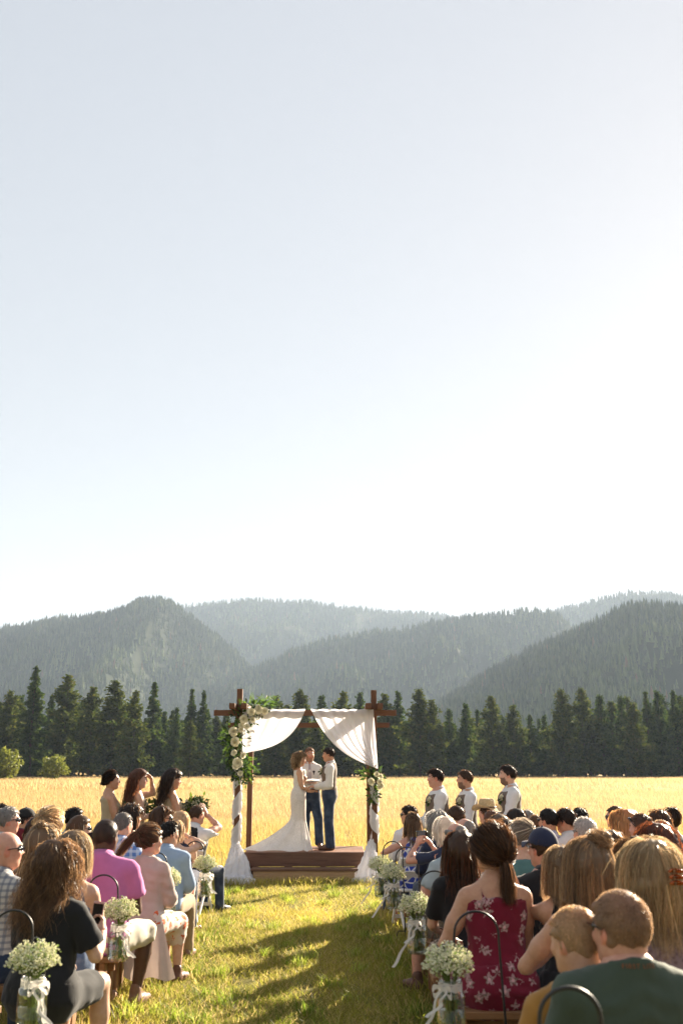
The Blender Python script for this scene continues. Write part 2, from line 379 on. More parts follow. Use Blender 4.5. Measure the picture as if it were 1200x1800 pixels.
# ---------------------------------------------------------------- conifers along the far edge of the field
bark = plain('bark', (.075, .048, .032), .9, .1, .5, 12)
conm = leafmat('conifer_needles', .4, .8, .04)
def conifer_mesh(seed, H=24.0, kind='pine'):
    r = np.random.default_rng(seed)
    tm = MB(); zz = np.linspace(0, H * .97, 9)
    tm.tube(np.stack([.12 * np.sin(zz * .3 + seed), .1 * np.cos(zz * .23), zz], 1), np.interp(zz, [0, H], [.36, .04]) * H / 24, 7)
    sp = []
    z = H * (.05 if kind == 'fir' else .07)
    while z < H * .985:
        t = z / H
        if kind == 'fir': rad = H * .235 * (1 - t) ** .95 + .06
        elif kind == 'pine': rad = H * .265 * (1 - t ** 1.5) ** .95 * min(1, .5 + 2.2 * t) * (1 + .22 * math.sin(t * 31 + seed) + .12 * math.sin(t * 17)) + .10
        else: rad = H * .21 * (1 - t) ** .8 * min(1, .6 + 2 * t) * (1 + .12 * math.sin(t * 37 + seed)) + .08
        nb = int(r.integers(5, 8))
        for b in range(nb):
            a = r.uniform(0, 6.283); L = rad * r.uniform(.55, 1.12); dr = (-.22 if kind == 'fir' else .12) + r.normal(0, .10) + (t - .35) * .5
            if kind != 'fir' and r.uniform() < .10: continue
            m = max(2, int(L * 3.4))
            for q in range(m):
                f = (q + r.uniform(.3, 1)) / m
                p = np.array([np.cos(a) * L * f, np.sin(a) * L * f, z + dr * L * f + (.05 * L * f * f if kind == 'fir' else .25 * L * f * f * .5)])
                for _ in range(4 if f > .4 else 2):
                    sp.append((p + r.normal(0, .18 + .16 * (kind != 'fir'), 3), a, f))
        z += H * r.uniform(.016, .030)
    for _ in range(14): sp.append((np.array([*r.normal(0, .10, 2), H * r.uniform(.95, .995)]), r.uniform(0, 6.28), .9))
    P = np.array([s[0] for s in sp]); A = np.array([s[1] for s in sp]) + r.normal(0, .5, len(sp)); n = len(P)
    el = r.normal(.05 if kind != 'fir' else -.2, .45, n); d = np.stack([np.cos(A) * np.cos(el), np.sin(A) * np.cos(el), np.sin(el)], 1)
    w = np.cross(d, r.normal(0, 1, (n, 3))); w /= np.linalg.norm(w, axis=1)[:, None]
    L = r.uniform(.42, .95, n)[:, None] * (H / 24); W = L * r.uniform(.28, .46, n)[:, None]
    Vv = np.stack([P - d * L * .5, P + w * W, P + d * L * .62, P - w * W], 1).reshape(-1, 3)
    FF = np.arange(n)[:, None] * 4 + np.array([[0, 1, 2, 3]])
    br = r.uniform(0, 1, (n, 1)); cl = wob(P, .55, seed)[:, None] * .5 + .5
    C = (np.array([.026, .046, .018]) * (1 - br) + np.array([.085, .098, .030]) * br) * (.45 + 1.0 * cl)
    C = C * (np.array([1.3, 1.3, .75]) if kind == 'pine' else np.array([1.05, 1.28, .8]))
    return tm, Vv, [FF], np.repeat(np.clip(C, .006, .115), 4, 0)
PROTO = []
for q, kd in enumerate(('fir', 'pine', 'spruce', 'pine', 'spruce', 'fir', 'pine')):
    tm, Vv, FF, C = conifer_mesh(40 + q, 24, kd)
    t0 = tm.build('trunk', bark, smooth=True); c0 = build('crown', Vv, FF, conm, col=C, smooth=False)
    PROTO.append((t0.data, c0.data, kd))
    bpy.data.objects.remove(t0); bpy.data.objects.remove(c0)
def conifer(px, ytop, D, label, p=None, wide=1.0, group='conifers along the field edge'):
    x, y, z = at(px, ytop, D); k = int(RNG.integers(0, len(PROTO))) if p is None else p
    t = thing('conifer_tree', label, 'tree', (x, y, 0), RNG.uniform(0, 6.28), group)
    s = z / 24 * 1.0
    for nm, me in (('trunk', PROTO[k][0]), ('crown', PROTO[k][1])):
        o = link(nm, me, t); o.scale = (s * wide, s * wide, s)
    return t
FRONT = [
 (20, 1214, 268, 3, 1.0, 'dark bushy pine nearest the photo edge left of the tall pointed fir'),
 (65, 1172, 250, 0, 1.05, 'tall pointed fir with layered branches, highest tree of the treeline'),
 (122, 1187, 262, 1, 1.15, 'broad rounded dark pine right of the tall pointed fir'),
 (165, 1207, 255, 6, 1.0, 'olive pine between the broad rounded pine and the double crowned pine'),
 (204, 1196, 252, 3, 1.15, 'full bushy pine with clumped branches above the dark haired bridesmaid'),
 (240, 1214, 246, 1, .95, 'sunlit bushy pine above the long haired bridesmaid'),
 (272, 1199, 266, 5, 1.0, 'pointed fir rising above the shading bridesmaid'),
 (310, 1243, 258, 4, 1.0, 'short spruce between the shading bridesmaid and the twin firs'),
 (338, 1211, 270, 5, .9, 'slim pointed fir, left one of the twin firs'),
 (359, 1214, 272, 0, .85, 'slim pointed fir, right one of the twin firs beside the arch'),
 (336, 1266, 240, 6, 1.1, 'low sunlit pine in front of the twin firs'),
 (397, 1256, 262, 4, 1.0, 'dark spruce behind the left flower garland'),
 (440, 1238, 270, 2, 1.0, 'dark tree hidden behind the left garland top'),
 (486, 1222, 262, 6, 1.0, 'pale topped pine showing above the left swag of cloth'),
 (528, 1212, 260, 3, 1.05, 'round topped pine above the middle of the arch beam'),
 (565, 1224, 268, 2, 1.0, 'narrow spruce above the arch beam right of its middle'),
 (556, 1268, 240, 6, 1.25, 'bushy sunlit pine directly behind the officiant'),
 (604, 1216, 258, 1, 1.05, 'rounded pine above the right swag of cloth'),
 (632, 1217, 270, 4, .95, 'slim spruce just left of the right arch post'),
 (675, 1219, 258, 6, 1.0, 'pine directly right of the right arch post'),
 (700, 1217, 262, 2, .95, 'spruce second right of the arch'),
 (736, 1211, 250, 3, 1.1, 'large sunlit pine above and left of the first groomsman'),
 (758, 1229, 252, 6, 1.0, 'sunlit pine above the first groomsman'),
 (789, 1246, 262, 4, 1.0, 'shorter dark spruce between the first and second groomsmen'),
 (818, 1238, 262, 2, .95, 'narrow spruce above the second groomsman'),
 (862, 1223, 250, 1, 1.1, 'tall bushy pine between the second and third groomsmen'),
 (901, 1239, 254, 6, 1.0, 'sunlit pine above the third groomsman'),
 (930, 1256, 262, 4, 1.0, 'small dark spruce right of the third groomsman'),
 (955, 1258, 266, 2, .95, 'short spruce left of the tall right hand group'),
 (985, 1211, 256, 3, 1.0, 'tall bushy pine starting the right hand forest wall'),
 (1020, 1209, 260, 1, 1.05, 'tall rounded pine second in the right hand forest wall'),
 (1054, 1223, 262, 2, 1.05, 'dark spruce third in the right hand forest wall'),
 (1090, 1223, 266, 4, 1.05, 'dark spruce fourth in the right hand forest wall'),
 (1112, 1236, 250, 6, 1.0, 'lower pine standing before the right hand forest wall'),
 (1133, 1216, 264, 5, 1.0, 'pointed fir fifth in the right hand forest wall'),
 (1154, 1216, 268, 2, 1.0, 'narrow spruce sixth in the right hand forest wall'),
 (1181, 1214, 262, 0, 1.0, 'pointed fir near the right photo edge'),
 (1206, 1220, 262, 3, 1.0, 'bushy pine cut by the right photo edge'),
]
for px, yt, D, p, w, lb in FRONT: conifer(px, yt, D, lb, p, w)
r_ = np.random.default_rng(77)
for px in np.concatenate([np.arange(-60, 1280, 21), np.arange(-50, 1270, 27)]):
    tops = np.interp(px, [0, 60, 300, 420, 500, 760, 940, 1000, 1200], [1235, 1222, 1252, 1258, 1246, 1250, 1262, 1232, 1228])
    conifer(px + r_.uniform(-8, 8), tops + r_.uniform(-8, 22), r_.uniform(275, 310), 'dark conifer standing in the second rank behind the treeline', int(r_.integers(0, 7)), r_.uniform(1.0, 1.3), 'conifers behind the front treeline')
# sunlit shrubs at the field edge
shm = leafmat('shrub_leaf', .5)
def shrub(px, ytop, D, w, label, seed, c0=(.11, .14, .02), c1=(.22, .23, .04)):
    r = np.random.default_rng(seed); x, y, z = at(px, ytop, D)
    t = thing('shrub', label, 'shrub', (x, y, 0)); n = 1500
    u = r.normal(0, 1, (n, 3)); u /= np.linalg.norm(u, axis=1)[:, None]; rad = r.uniform(.35, 1, n) ** .5
    P = u * rad[:, None] * np.array([w / 2, w / 2, z * .5]) * (1 + .5 * wob(u, 3.2, seed))[:, None] + np.array([0, 0, z * .5])
    a = r.normal(0, 1, (n, 3)); a /= np.linalg.norm(a, axis=1)[:, None]; b = np.cross(a, r.normal(0, 1, (n, 3))); b /= np.linalg.norm(b, axis=1)[:, None]
    L = r.uniform(.15, .32, n)[:, None] * z / 4
    V = np.stack([P - a * L, P + b * L * .6, P + a * L, P - b * L * .6], 1).reshape(-1, 3)
    k = r.uniform(0, 1, (n, 1)); C = np.array(c0) * (1 - k) + np.array(c1) * k
    build('crown', V, [np.arange(n)[:, None] * 4 + np.array([[0, 1, 2, 3]])], shm, t, np.repeat(C, 4, 0), False)
    m = MB()
    for q in range(5):
        e = r.normal(0, .25, 2) * w; m.tube([(0, 0, 0), (e[0] * .4, e[1] * .4, z * .3), (e[0], e[1], z * .7)], [.09, .06, .02], 5)
    m.build('trunk', bark, t)
shrub(8, 1318, 200, 5.6, 'sunlit yellow green bush at the left end of the field', 1)
shrub(97, 1328, 200, 5.2, 'smaller sunlit bush below the broad rounded pine', 2)
shrub(1160, 1354, 270, 4.0, 'tiny bush at the right foot of the forest', 3)
# ---------------------------------------------------------------- evening haze
hz = bpy.data.materials.new('haze_air'); hz.use_nodes = True
hn = hz.node_tree.nodes; hn.remove(hn['Principled BSDF'])
pv = hn.new('ShaderNodeVolumePrincipled'); pv.inputs['Color'].default_value = (.60, .75, .96, 1); pv.inputs['Density'].default_value = .9e-4
pv.inputs['Anisotropy'].default_value = .2
hz.node_tree.links.new(pv.outputs[0], hn['Material Output'].inputs['Volume'])
MB().box((-5800, -280, -1), (5800, 5400, 690)).build('haze', hz, kind='stuff')
# ================================================================ arch, deck, cloth, flowers
def woodmat(name, c0, c1, scale=(1, 1, 1), rough=.6, dirn=0):
    t = NT(name); sc = [16, 16, 16]; sc[dirn] = 1.2
    oi = t.node('ShaderNodeObjectInfo'); tc = t.node('ShaderNodeTexCoord'); mp = t.node('ShaderNodeMapping'); mp.inputs['Scale'].default_value = sc
    t.link(tc.outputs['Object'], mp.inputs[0]); t.link(oi.outputs['Location'], mp.inputs['Location'])
    n = t.noise(mp.outputs[0], 3.0, 6, .7); n2 = t.noise(mp.outputs[0], .9, 3)
    c = t.ramp(n, [(.28, c0), (.72, c1)])
    rv = t.node('ShaderNodeMapRange'); rv.inputs[3].default_value = .75; rv.inputs[4].default_value = 1.2
    t.link(oi.outputs['Random'], rv.inputs[0])
    vm = t.node('ShaderNodeVectorMath', operation='SCALE'); t.link(c, vm.inputs[0]); t.link(rv.outputs[0], vm.inputs['Scale'])
    t.base(t.mix(vm.outputs[0], tuple(x * .45 for x in lin(c0)), t.ramp(n2, [(.62, (0, 0, 0)), (.75, (1, 1, 1))])))
    t.rough(rough, .3); t.bump(n, .25, .004); return t.m
cedar_x = woodmat('cedar_x', (.10, .042, .022), (.19, .085, .042), dirn=0)
cedar_y = woodmat('cedar_y', (.10, .042, .022), (.19, .085, .042), dirn=1)
cedar_z = woodmat('cedar_z', (.10, .042, .022), (.19, .085, .042), dirn=2)
deckm = woodmat('deck_board', (.16, .07, .04), (.27, .135, .08), dirn=0)
plym = woodmat('plywood', (.36, .22, .12), (.56, .37, .21), dirn=0)
benchm = woodmat('bench_wood', (.15, .075, .032), (.29, .15, .065), dirn=0)
benchz = woodmat('bench_leg_wood', (.15, .075, .032), (.29, .15, .065), dirn=2)
steel = plain('steel', (.5, .5, .5), .35, .5, metal=1)
AD, AB = 17.3, 19.25                                # depth of front and back posts
XL, XR = at(418.5, 1354, AD)[0], at(657.5, 1354, AD)[0]
BL, BR = XL + .035, XR - .035
DECK = .44
arch = thing('wedding_arch', 'brown timber wedding arch with crossed beam ends standing over the couple', 'arch', ((XL + XR) / 2, AD, 0))
AO = np.array([(XL + XR) / 2, AD, 0])
def abox(name, lo, hi, m, rot=None):
    b = MB(); lo, hi = np.array(lo, float), np.array(hi, float); c = (lo + hi) / 2
    b.box(lo - c, hi - c, rot, bev=.006); return b.build(name, m, arch, loc=tuple(c - AO))
PW = .0475
zt = at(418, 1211, AD)[2]; bz = at(600, 1253.5, AD)[2]; bz2 = at(600, 1275, AB)[2]
for (x, y, t) in ((XL, AD, zt), (XR, AD, zt - .02), (BL, AB, bz2 + .35), (BR, AB, bz2 + .35)):
    abox('post', (x - PW, y - PW, 0), (x + PW, y + PW, t), cedar_z)
abox('crossbeam', (at(377, 1253, AD)[0], AD - PW - .05, bz - .048), (at(696, 1253, AD)[0], AD - PW - .002, bz + .048), cedar_x)
abox('crossbeam', (at(402, 1275, AB)[0], AB - PW - .05, bz2 - .045), (at(684, 1275, AB)[0], AB - PW - .002, bz2 + .045), cedar_x)
for sx, X in ((-1, XL), (1, XR)):
    for o in (-1, 1):
        xx = X + o * (PW + .05)
        abox('side_beam', (xx - .047, AD - .32, bz + .055), (xx + .047, AB + .28, bz + .15), cedar_y)
for X in (XL, XR):
    b = MB(); b.lathe([(0, -.012), (.012, -.012), (.014, -.004), (.014, 0)], (0, 0, 0), 8)
    b.build('bolt', steel, arch, xf=lambda V: V @ rotmat(R(90)).T, loc=(X - AO[0], -PW - .05, bz))
# ---- deck
dx0, dx1 = at(431, 1497, 17.5)[0], at(640, 1497, 17.5)[0]; dy0, dy1 = 17.48, 18.85
deck = thing('wooden_deck', 'low brown deck platform with a front step under the couple', 'platform', (dx0, dy0, 0))
nb = 9; bw = (dy1 - dy0) / nb
for i in range(nb):
    m = MB(); m.box((-(dx1 - dx0) / 2, -bw / 2 + .003, -.016), ((dx1 - dx0) / 2, bw / 2 - .003, .016), bev=.004)
    m.build('plank', deckm, deck, loc=((dx1 - dx0) / 2, bw * (i + .5), DECK - .016 + RNG.uniform(-.002, .002)))
def dbox(name, lo, hi, m):
    b = MB(); lo, hi = np.array(lo, float), np.array(hi, float); c = (lo + hi) / 2
    b.box(lo - c, hi - c, bev=.005); return b.build(name, m, deck, loc=tuple(c))
W_ = dx1 - dx0
dbox('fascia_board', (-.01, -.036, .215), (W_ + .01, -.004, DECK - .003), woodmat('fascia', (.105, .052, .036), (.17, .09, .06), dirn=0))
for x in (0, W_ - .04): dbox('side_board', (x, 0, .215), (x + .04, dy1 - dy0, DECK - .036), cedar_y)
for x in np.linspace(.05, W_ - .14, 4):
    for y in (.1, .6, 1.1): dbox('support_block', (x, y, 0), (x + .09, y + .09, DECK - .04), cedar_z)
dbox('step_tread', (.13, -.40, .176), (W_ - .13 + .02, -.045, .212), woodmat('tread', (.12, .06, .04), (.2, .11, .07), dirn=0))
dbox('step_riser', (.17, -.375, -.02), (W_ - .17, -.345, .175), plym)
for x in (.17, W_ - .20): dbox('step_side', (x, -.342, -.01), (x + .03, -.05, .174), plym)
# ---- cloth
def sheer(name, c=(.80, .78, .82), tr=.45, alpha=.86):
    t = NT(name); v = t.coord(); n = t.noise(v, 220, 2)
    t.base(c); t.rough(.8, .1); t.bump(n, .12, .002)
    mx = t.translucent(c, tr); tp = t.node('ShaderNodeBsdfTransparent'); m2 = t.node('ShaderNodeMixShader')
    m2.inputs[0].default_value = alpha; t.link(tp.outputs[0], m2.inputs[1]); t.link(mx.outputs[0], m2.inputs[2]); t.link(m2.outputs[0], t.out.inputs[0])
    return t.m
sheerm = sheer('sheer_cloth', (.86, .84, .87), .5, .84); tulle = sheer('tulle', (.84, .82, .85), .35, .9)
def swag(name, label, top0, top1, gather, sag, nfold, seed, gw=.07):
    """cloth hung along the beam from top0 (at the post) to top1 and gathered at a point of the post"""
    nu, nv = 61, 40
    u = np.linspace(0, 1, nu)[:, None]; v = np.linspace(0, 1, nv)[None, :]
    T0, T1, G = np.array(top0), np.array(top1), np.array(gather)
    top = T0[None, None] * (1 - u[..., None]) + T1[None, None] * u[..., None]
    gp = G[None, None] + (u[..., None] - .5) * np.array([gw * np.sign(T1[0] - T0[0]) * -1 * -1, 0, .02])
    vv = v[..., None]
    P = top * (1 - vv) + gp * vv
    bow = np.sin(np.pi * vv ** .9) * u[..., None] ** 1.3
    P = P + bow * np.array(sag)
    amp = (.010 + .050 * np.sin(np.pi * np.clip(v, 0, 1)) ** .7) * (.45 + .55 * u)
    ph = u * nfold * 6.283 + 1.3 * np.sin(v * 3 + seed) + .8 * np.sin(u * 9 + seed)
    P[..., 1] += amp * np.sin(ph) + .008 * np.sin(u * 23 + v * 7) * (1 - v) - .03 * np.sin(np.pi * v) - .03 * (1 - v)
    P[..., 2] += .006 * np.sin(ph * 1.0 + 1.5) * (1 - v)
    V = P.reshape(-1, 3)
    # roll over the beam at the top
    o = build(name, V - AO, [grid_faces(nu, nv)], sheerm, loc=tuple(AO)); tag(o, label, 'drape', 'white cloth on the arch')
    return o
yb = AD - PW - .062
tz = bz + .056
swag('cloth_drape', 'white sheer drape swagged from the beam to the left arch post', (XL + .06, yb, tz), at(537, 1248, yb)[:1] + (yb, tz), (at(431, 1330, yb)[0], yb - .03, at(431, 1324, yb)[2]), (.10, 0, -.17), 4, 1, .10)
swag('cloth_drape', 'white sheer drape swagged from the beam to the right arch post', (XR - .01, yb, tz), at(546, 1248, yb)[:1] + (yb, tz), (at(660, 1352, yb)[0], yb - .03, at(660, 1350, yb)[2]), (-.06, 0, -.17), 6, 2, .07)
def wrap(name, label, X, z0, z1, turns, hand, seed, width=.36):
    n = 150; t = np.linspace(0, 1, n); nw = 9
    a = hand * t * turns * 6.283 + seed; z = z1 + (z0 - z1) * t
    w = np.linspace(-.5, .5, nw)
    rr = .072 + .010 * np.sin(t * 40 + seed)
    V = []
    for k in range(nw):
        q = np.abs(np.cos(2 * a)) * .0 + rr + .008 * np.sin(k * 2.1 + t * 25) + .006 * (1 - (2 * w[k]) ** 2)
        c, s = np.cos(a), np.sin(a); mxy = np.maximum(np.abs(c), np.abs(s)); q = q * (.35 + .65 / (mxy ** .5) * .93)
        V.append(np.stack([X + c * q, AD + s * q, z + w[k] * width * (1 + .1 * np.sin(t * 17 + k)) + 0 * t], 1))
    V = np.stack(V, 1).reshape(-1, 3)
    o = build(name, V - AO, [grid_faces(n, nw)], tulle, loc=tuple(AO)); return tag(o, label, 'drape', 'white cloth on the arch')
wrap('cloth_wrap', 'white cloth wound in a spiral round the left arch post', XL, .52, 1.95, 3.0, -1, 2.0)
wrap('cloth_wrap', 'white cloth wound in a spiral round the right arch post', XR, .42, 1.62, 2.45, 1, 2.2, .33)
def pool(name, label, X, pts, seed, lumps):
    """gathered cloth running down from the post and heaped on the grass; pts = (z, centre x, centre y, half width, half depth)"""
    n = 72; a = np.linspace(0, 6.283, n, endpoint=False); P = np.array(pts, float)
    tt = np.linspace(0, len(P) - 1, 46); Q = np.stack([np.interp(tt, np.arange(len(P)), P[:, i]) for i in range(5)], 1)
    V = []
    for i, (z, cx, cy, w, d) in enumerate(Q):
        f = 1 + .16 * np.sin(a * 9 + seed + i * .05) + .08 * np.sin(a * 17 + seed * 2 + i * .1)
        V.append(np.stack([cx + np.cos(a) * w * f, cy + np.sin(a) * d * f, np.maximum(z + .012 * np.sin(a * 5 + i), .006)], 1))
    V = np.concatenate(V); m = MB(); m.add(V, grid_faces(len(Q), n, True))
    r = np.random.default_rng(seed)
    for (lx, ly, lr, lz) in lumps:                   # crumpled heap
        u, w = np.meshgrid(np.linspace(0, 6.283, 40, endpoint=False), np.linspace(0, 1.57, 14), indexing='ij')
        S = np.stack([np.cos(u) * np.cos(w), np.sin(u) * np.cos(w), np.sin(w)], -1).reshape(-1, 3)
        k = 1 + .16 * wob(S, 3.2, seed) + .10 * np.abs(wob(S, 7.5, seed + 4)) + .06 * np.sin(S[:, 0] * 18 + S[:, 2] * 22)
        V2 = S * k[:, None] * np.array([lr, lr * .8, lz]) + np.array([lx, ly, .0]); V2[:, 2] = np.maximum(V2[:, 2], .004)
        m.add(V2, grid_faces(40, 14)); 
    o = m.build(name, tulle, smooth=True, loc=tuple(AO), xf=lambda V: V - AO); return tag(o, label, 'drape', 'white cloth on the arch')
gx = lambda px, D: at(px, 1500, D)[0]
pool('cloth_train', 'heap of white tulle pooled on the grass at the left arch foot', XL,
     [(.60, XL, AD - .06, .05, .05), (.50, XL + .01, AD - .08, .09, .06), (.34, gx(418, 17.15), AD - .16, .15, .10), (.16, gx(417, 17.05), AD - .24, .20, .15), (.02, gx(416, 17.05), AD - .30, .25, .20)], 3,
     [(gx(410, 16.95), AD - .42, .15, .12), (gx(425, 16.95), AD - .46, .16, .13), (gx(437, 16.95), AD - .44, .13, .11), (gx(402, 16.95), AD - .36, .10, .08)])
pool('cloth_train', 'white tulle falling from the right arch post onto the grass', XR,
     [(.66, XR - .05, AD - .05, .03, .05), (.54, XR - .08, AD - .08, .06, .06), (.40, gx(651, 17.15), AD - .12, .10, .08), (.18, gx(646, 17.05), AD - .18, .16, .12), (.02, gx(643, 17.05), AD - .24, .21, .17)], 5,
     [(gx(636, 16.95), AD - .34, .11, .09), (gx(648, 16.95), AD - .40, .14, .11), (gx(657, 16.95), AD - .36, .10, .09)])
# ---- roses and garlands
petal = NT('petal'); pc = petal.attr(); petal.base(pc); petal.rough(.6, .2); petal.translucent(pc, .3); petal = petal.m
def rose_mesh(seed, ruffle=1):
    r = np.random.default_rng(seed); m = MB()
    for ring, (np_, rad, tilt, L) in enumerate(((3, .15, 1.25, .55), (4, .32, .95, .62), (5, .52, .62, .62), (6, .68, .28, .58))):
        for k in range(np_):
            a = k * 6.283 / np_ + ring * .7 + r.uniform(-.2, .2)
            U, W = np.meshgrid(np.linspace(-1, 1, 4), np.linspace(0, 1, 4), indexing='ij')
            x = U * .34 * np.sin(np.clip(W, .08, 1) * 2.2) * (1 + ring * .14); z = W * L; y = .18 * U ** 2 - .22 * W ** 2 * (ring * .5) + .04 * r.normal(size=U.shape) * ruffle
            P = np.stack([x, -y, z], -1).reshape(-1, 3) @ rotmat(rx=-(1.35 - tilt)).T
            P = P + np.array([0, rad * .4, 0]); P = P @ rotmat(rz=a).T
            m.add(P, grid_faces(4, 4), np.array([.86, .80, .60]) * r.uniform(.85, 1.08))
    return m
ROSES = []
for q in range(3):
    o = rose_mesh(q).build('rose', petal, smooth=True); ROSES.append(o.data); bpy.data.objects.remove(o)
leafm = leafmat('garland_leaf', .5, .45)
def leaves(n, centers, spread, size, seed, colors, droop=.3):
    """n small pointed leaves scattered about a chain of centres"""
    r = np.random.default_rng(seed); centers = np.array(centers, float); c = centers[r.integers(0, len(centers), n)]
    d = r.normal(0, 1, (n, 3)); d[:, 2] -= droop; d /= np.linalg.norm(d, axis=1)[:, None]
    P = c + d * (r.uniform(0, 1, (n, 1)) ** .5) * np.array(spread)
    L = d + r.normal(0, .45, (n, 3)); L /= np.linalg.norm(L, axis=1)[:, None]
    w = np.cross(L, r.normal(0, 1, (n, 3))); w /= np.linalg.norm(w, axis=1)[:, None]; nn = np.cross(L, w)
    s = size * r.uniform(.6, 1.4, (n, 1))
    V = np.stack([P, P + L * s * .5 + w * s * .24, P + L * s + nn * s * .12, P + L * s * .5 - w * s * .24], 1).reshape(-1, 3)
    C = np.array(colors)[r.integers(0, len(colors), n)] * r.uniform(.7, 1.3, (n, 1))
    return V, [np.arange(n)[:, None] * 4 + np.array([[0, 1, 2, 3]])], np.repeat(C, 4, 0)
GREENS = [(.035, .075, .018), (.06, .11, .025), (.05, .08, .04), (.13, .20, .03), (.04, .06, .035)]
def fern(base, dirv, L, seed):
    r = np.random.default_rng(seed); m = MB(); dirv = np.array(dirv, float); dirv /= np.linalg.norm(dirv); sd_ = np.cross(dirv, [0, 1, 0.2]); sd_ /= np.linalg.norm(sd_)
    for k in range(11):
        f = k / 11; p = np.array(base) + dirv * L * f + np.array([0, 0, -.10 * L * f * f])
        for s in (-1, 1):
            l = L * .30 * (1 - f * .75); q = dirv * .45 + sd_ * s; q /= np.linalg.norm(q); n_ = np.cross(q, dirv)
            m.add([p, p + q * l * .5 + dirv * l * .14, p + q * l, p + q * l * .5 - dirv * l * .14], np.array([[0, 1, 2, 3]]), np.array([.12, .21, .03]) * r.uniform(.8, 1.2))
    return m
def garland(name, label, chain_px, roses_px, D, spread, nleaf, seed, ferns=()):
    ch = [at(x, y, D) for x, y in chain_px]; o0 = np.array(ch[0])
    t = thing(name, label, 'garland', tuple(o0))
    V, F, C = leaves(nleaf, np.array(ch) - o0, spread, .085, seed, GREENS)
    build('foliage', V, F, leafm, t, C, False, 'stuff')
    for i, (bx, by, dx, dz, L) in enumerate(ferns):
        p = np.array(at(bx, by, D - .05)) - o0
        fern(p, (dx, -.15, dz), L, seed + i).build('fern_frond', leafm, t)
    for i, (x, y, rr) in enumerate(roses_px):
        p = np.array(at(x, y, D - .13)) - o0
        o = link('rose', ROSES[i % 3], t, loc=tuple(p)); s = rr / 99 * .62
        o.scale = (s, s, s); o.rotation_euler = (R(75) + RNG.uniform(-.3, .3), RNG.uniform(-.4, .4), RNG.uniform(-.5, .5))
    return t
gd = AD - .10
q = lambda u, v: (370 + u / 9, 1200 + v / 9)
garland('flower_garland', 'large garland of white roses and ferns over the left arch corner',
        [q(*p) for p in ((900, 330), (820, 380), (720, 400), (620, 450), (540, 520), (470, 600), (430, 680), (390, 770), (370, 860), (350, 950), (370, 1060), (390, 1150), (420, 1240), (450, 1330), (480, 1400), (560, 1420), (590, 1330), (510, 1480), (550, 660), (470, 900))],
        [(*q(x, y), rr) for x, y, rr in ((640, 465, 13), (760, 435, 14), (860, 450, 11), (525, 580, 13), (668, 585, 9), (485, 685, 9.5), (480, 745, 8.5), (365, 775, 14), (392, 935, 15), (375, 1112, 10), (520, 1155, 10), (430, 1270, 15), (395, 1330, 10), (470, 1435, 8), (575, 690, 8), (755, 380, 8))],
        gd, (.19, .14, .17), 900, 3,
        [(*q(650, 330), .05, 1, .22), (*q(720, 350), .5, .7, .25), (*q(820, 330), .7, .5, .28), (*q(900, 330), 1, .0, .22), (*q(560, 380), -.6, .7, .2), (*q(290, 880), -.8, .3, .22), (*q(290, 800), -.6, .5, .16), (*q(300, 1000), -.5, -.8, .26), (*q(560, 1400), .5, -.7, .28), (*q(600, 1300), .7, -.4, .24), (*q(520, 1480), .2, -1, .26), (*q(600, 1210), .6, .1, .16)])
q2 = lambda u, v: (600 + u / 5, 1200 + v / 5)
garland('flower_garland', 'small spray of white roses tied to the right arch post',
        [q2(*p) for p in ((290, 800), (280, 850), (285, 900), (285, 950), (275, 1000), (320, 810), (240, 810))],
        [(*q2(x, y), rr) for x, y, rr in ((310, 805, 8), (343, 825, 7.5), (260, 870, 11), (335, 875, 9), (350, 905, 8), (335, 925, 7))],
        gd, (.10, .08, .11), 170, 9, [(*q2(240, 800), -1, .25, .26), (*q2(215, 830), -1, -.2, .18), (*q2(270, 980), -.1, -1, .16)])
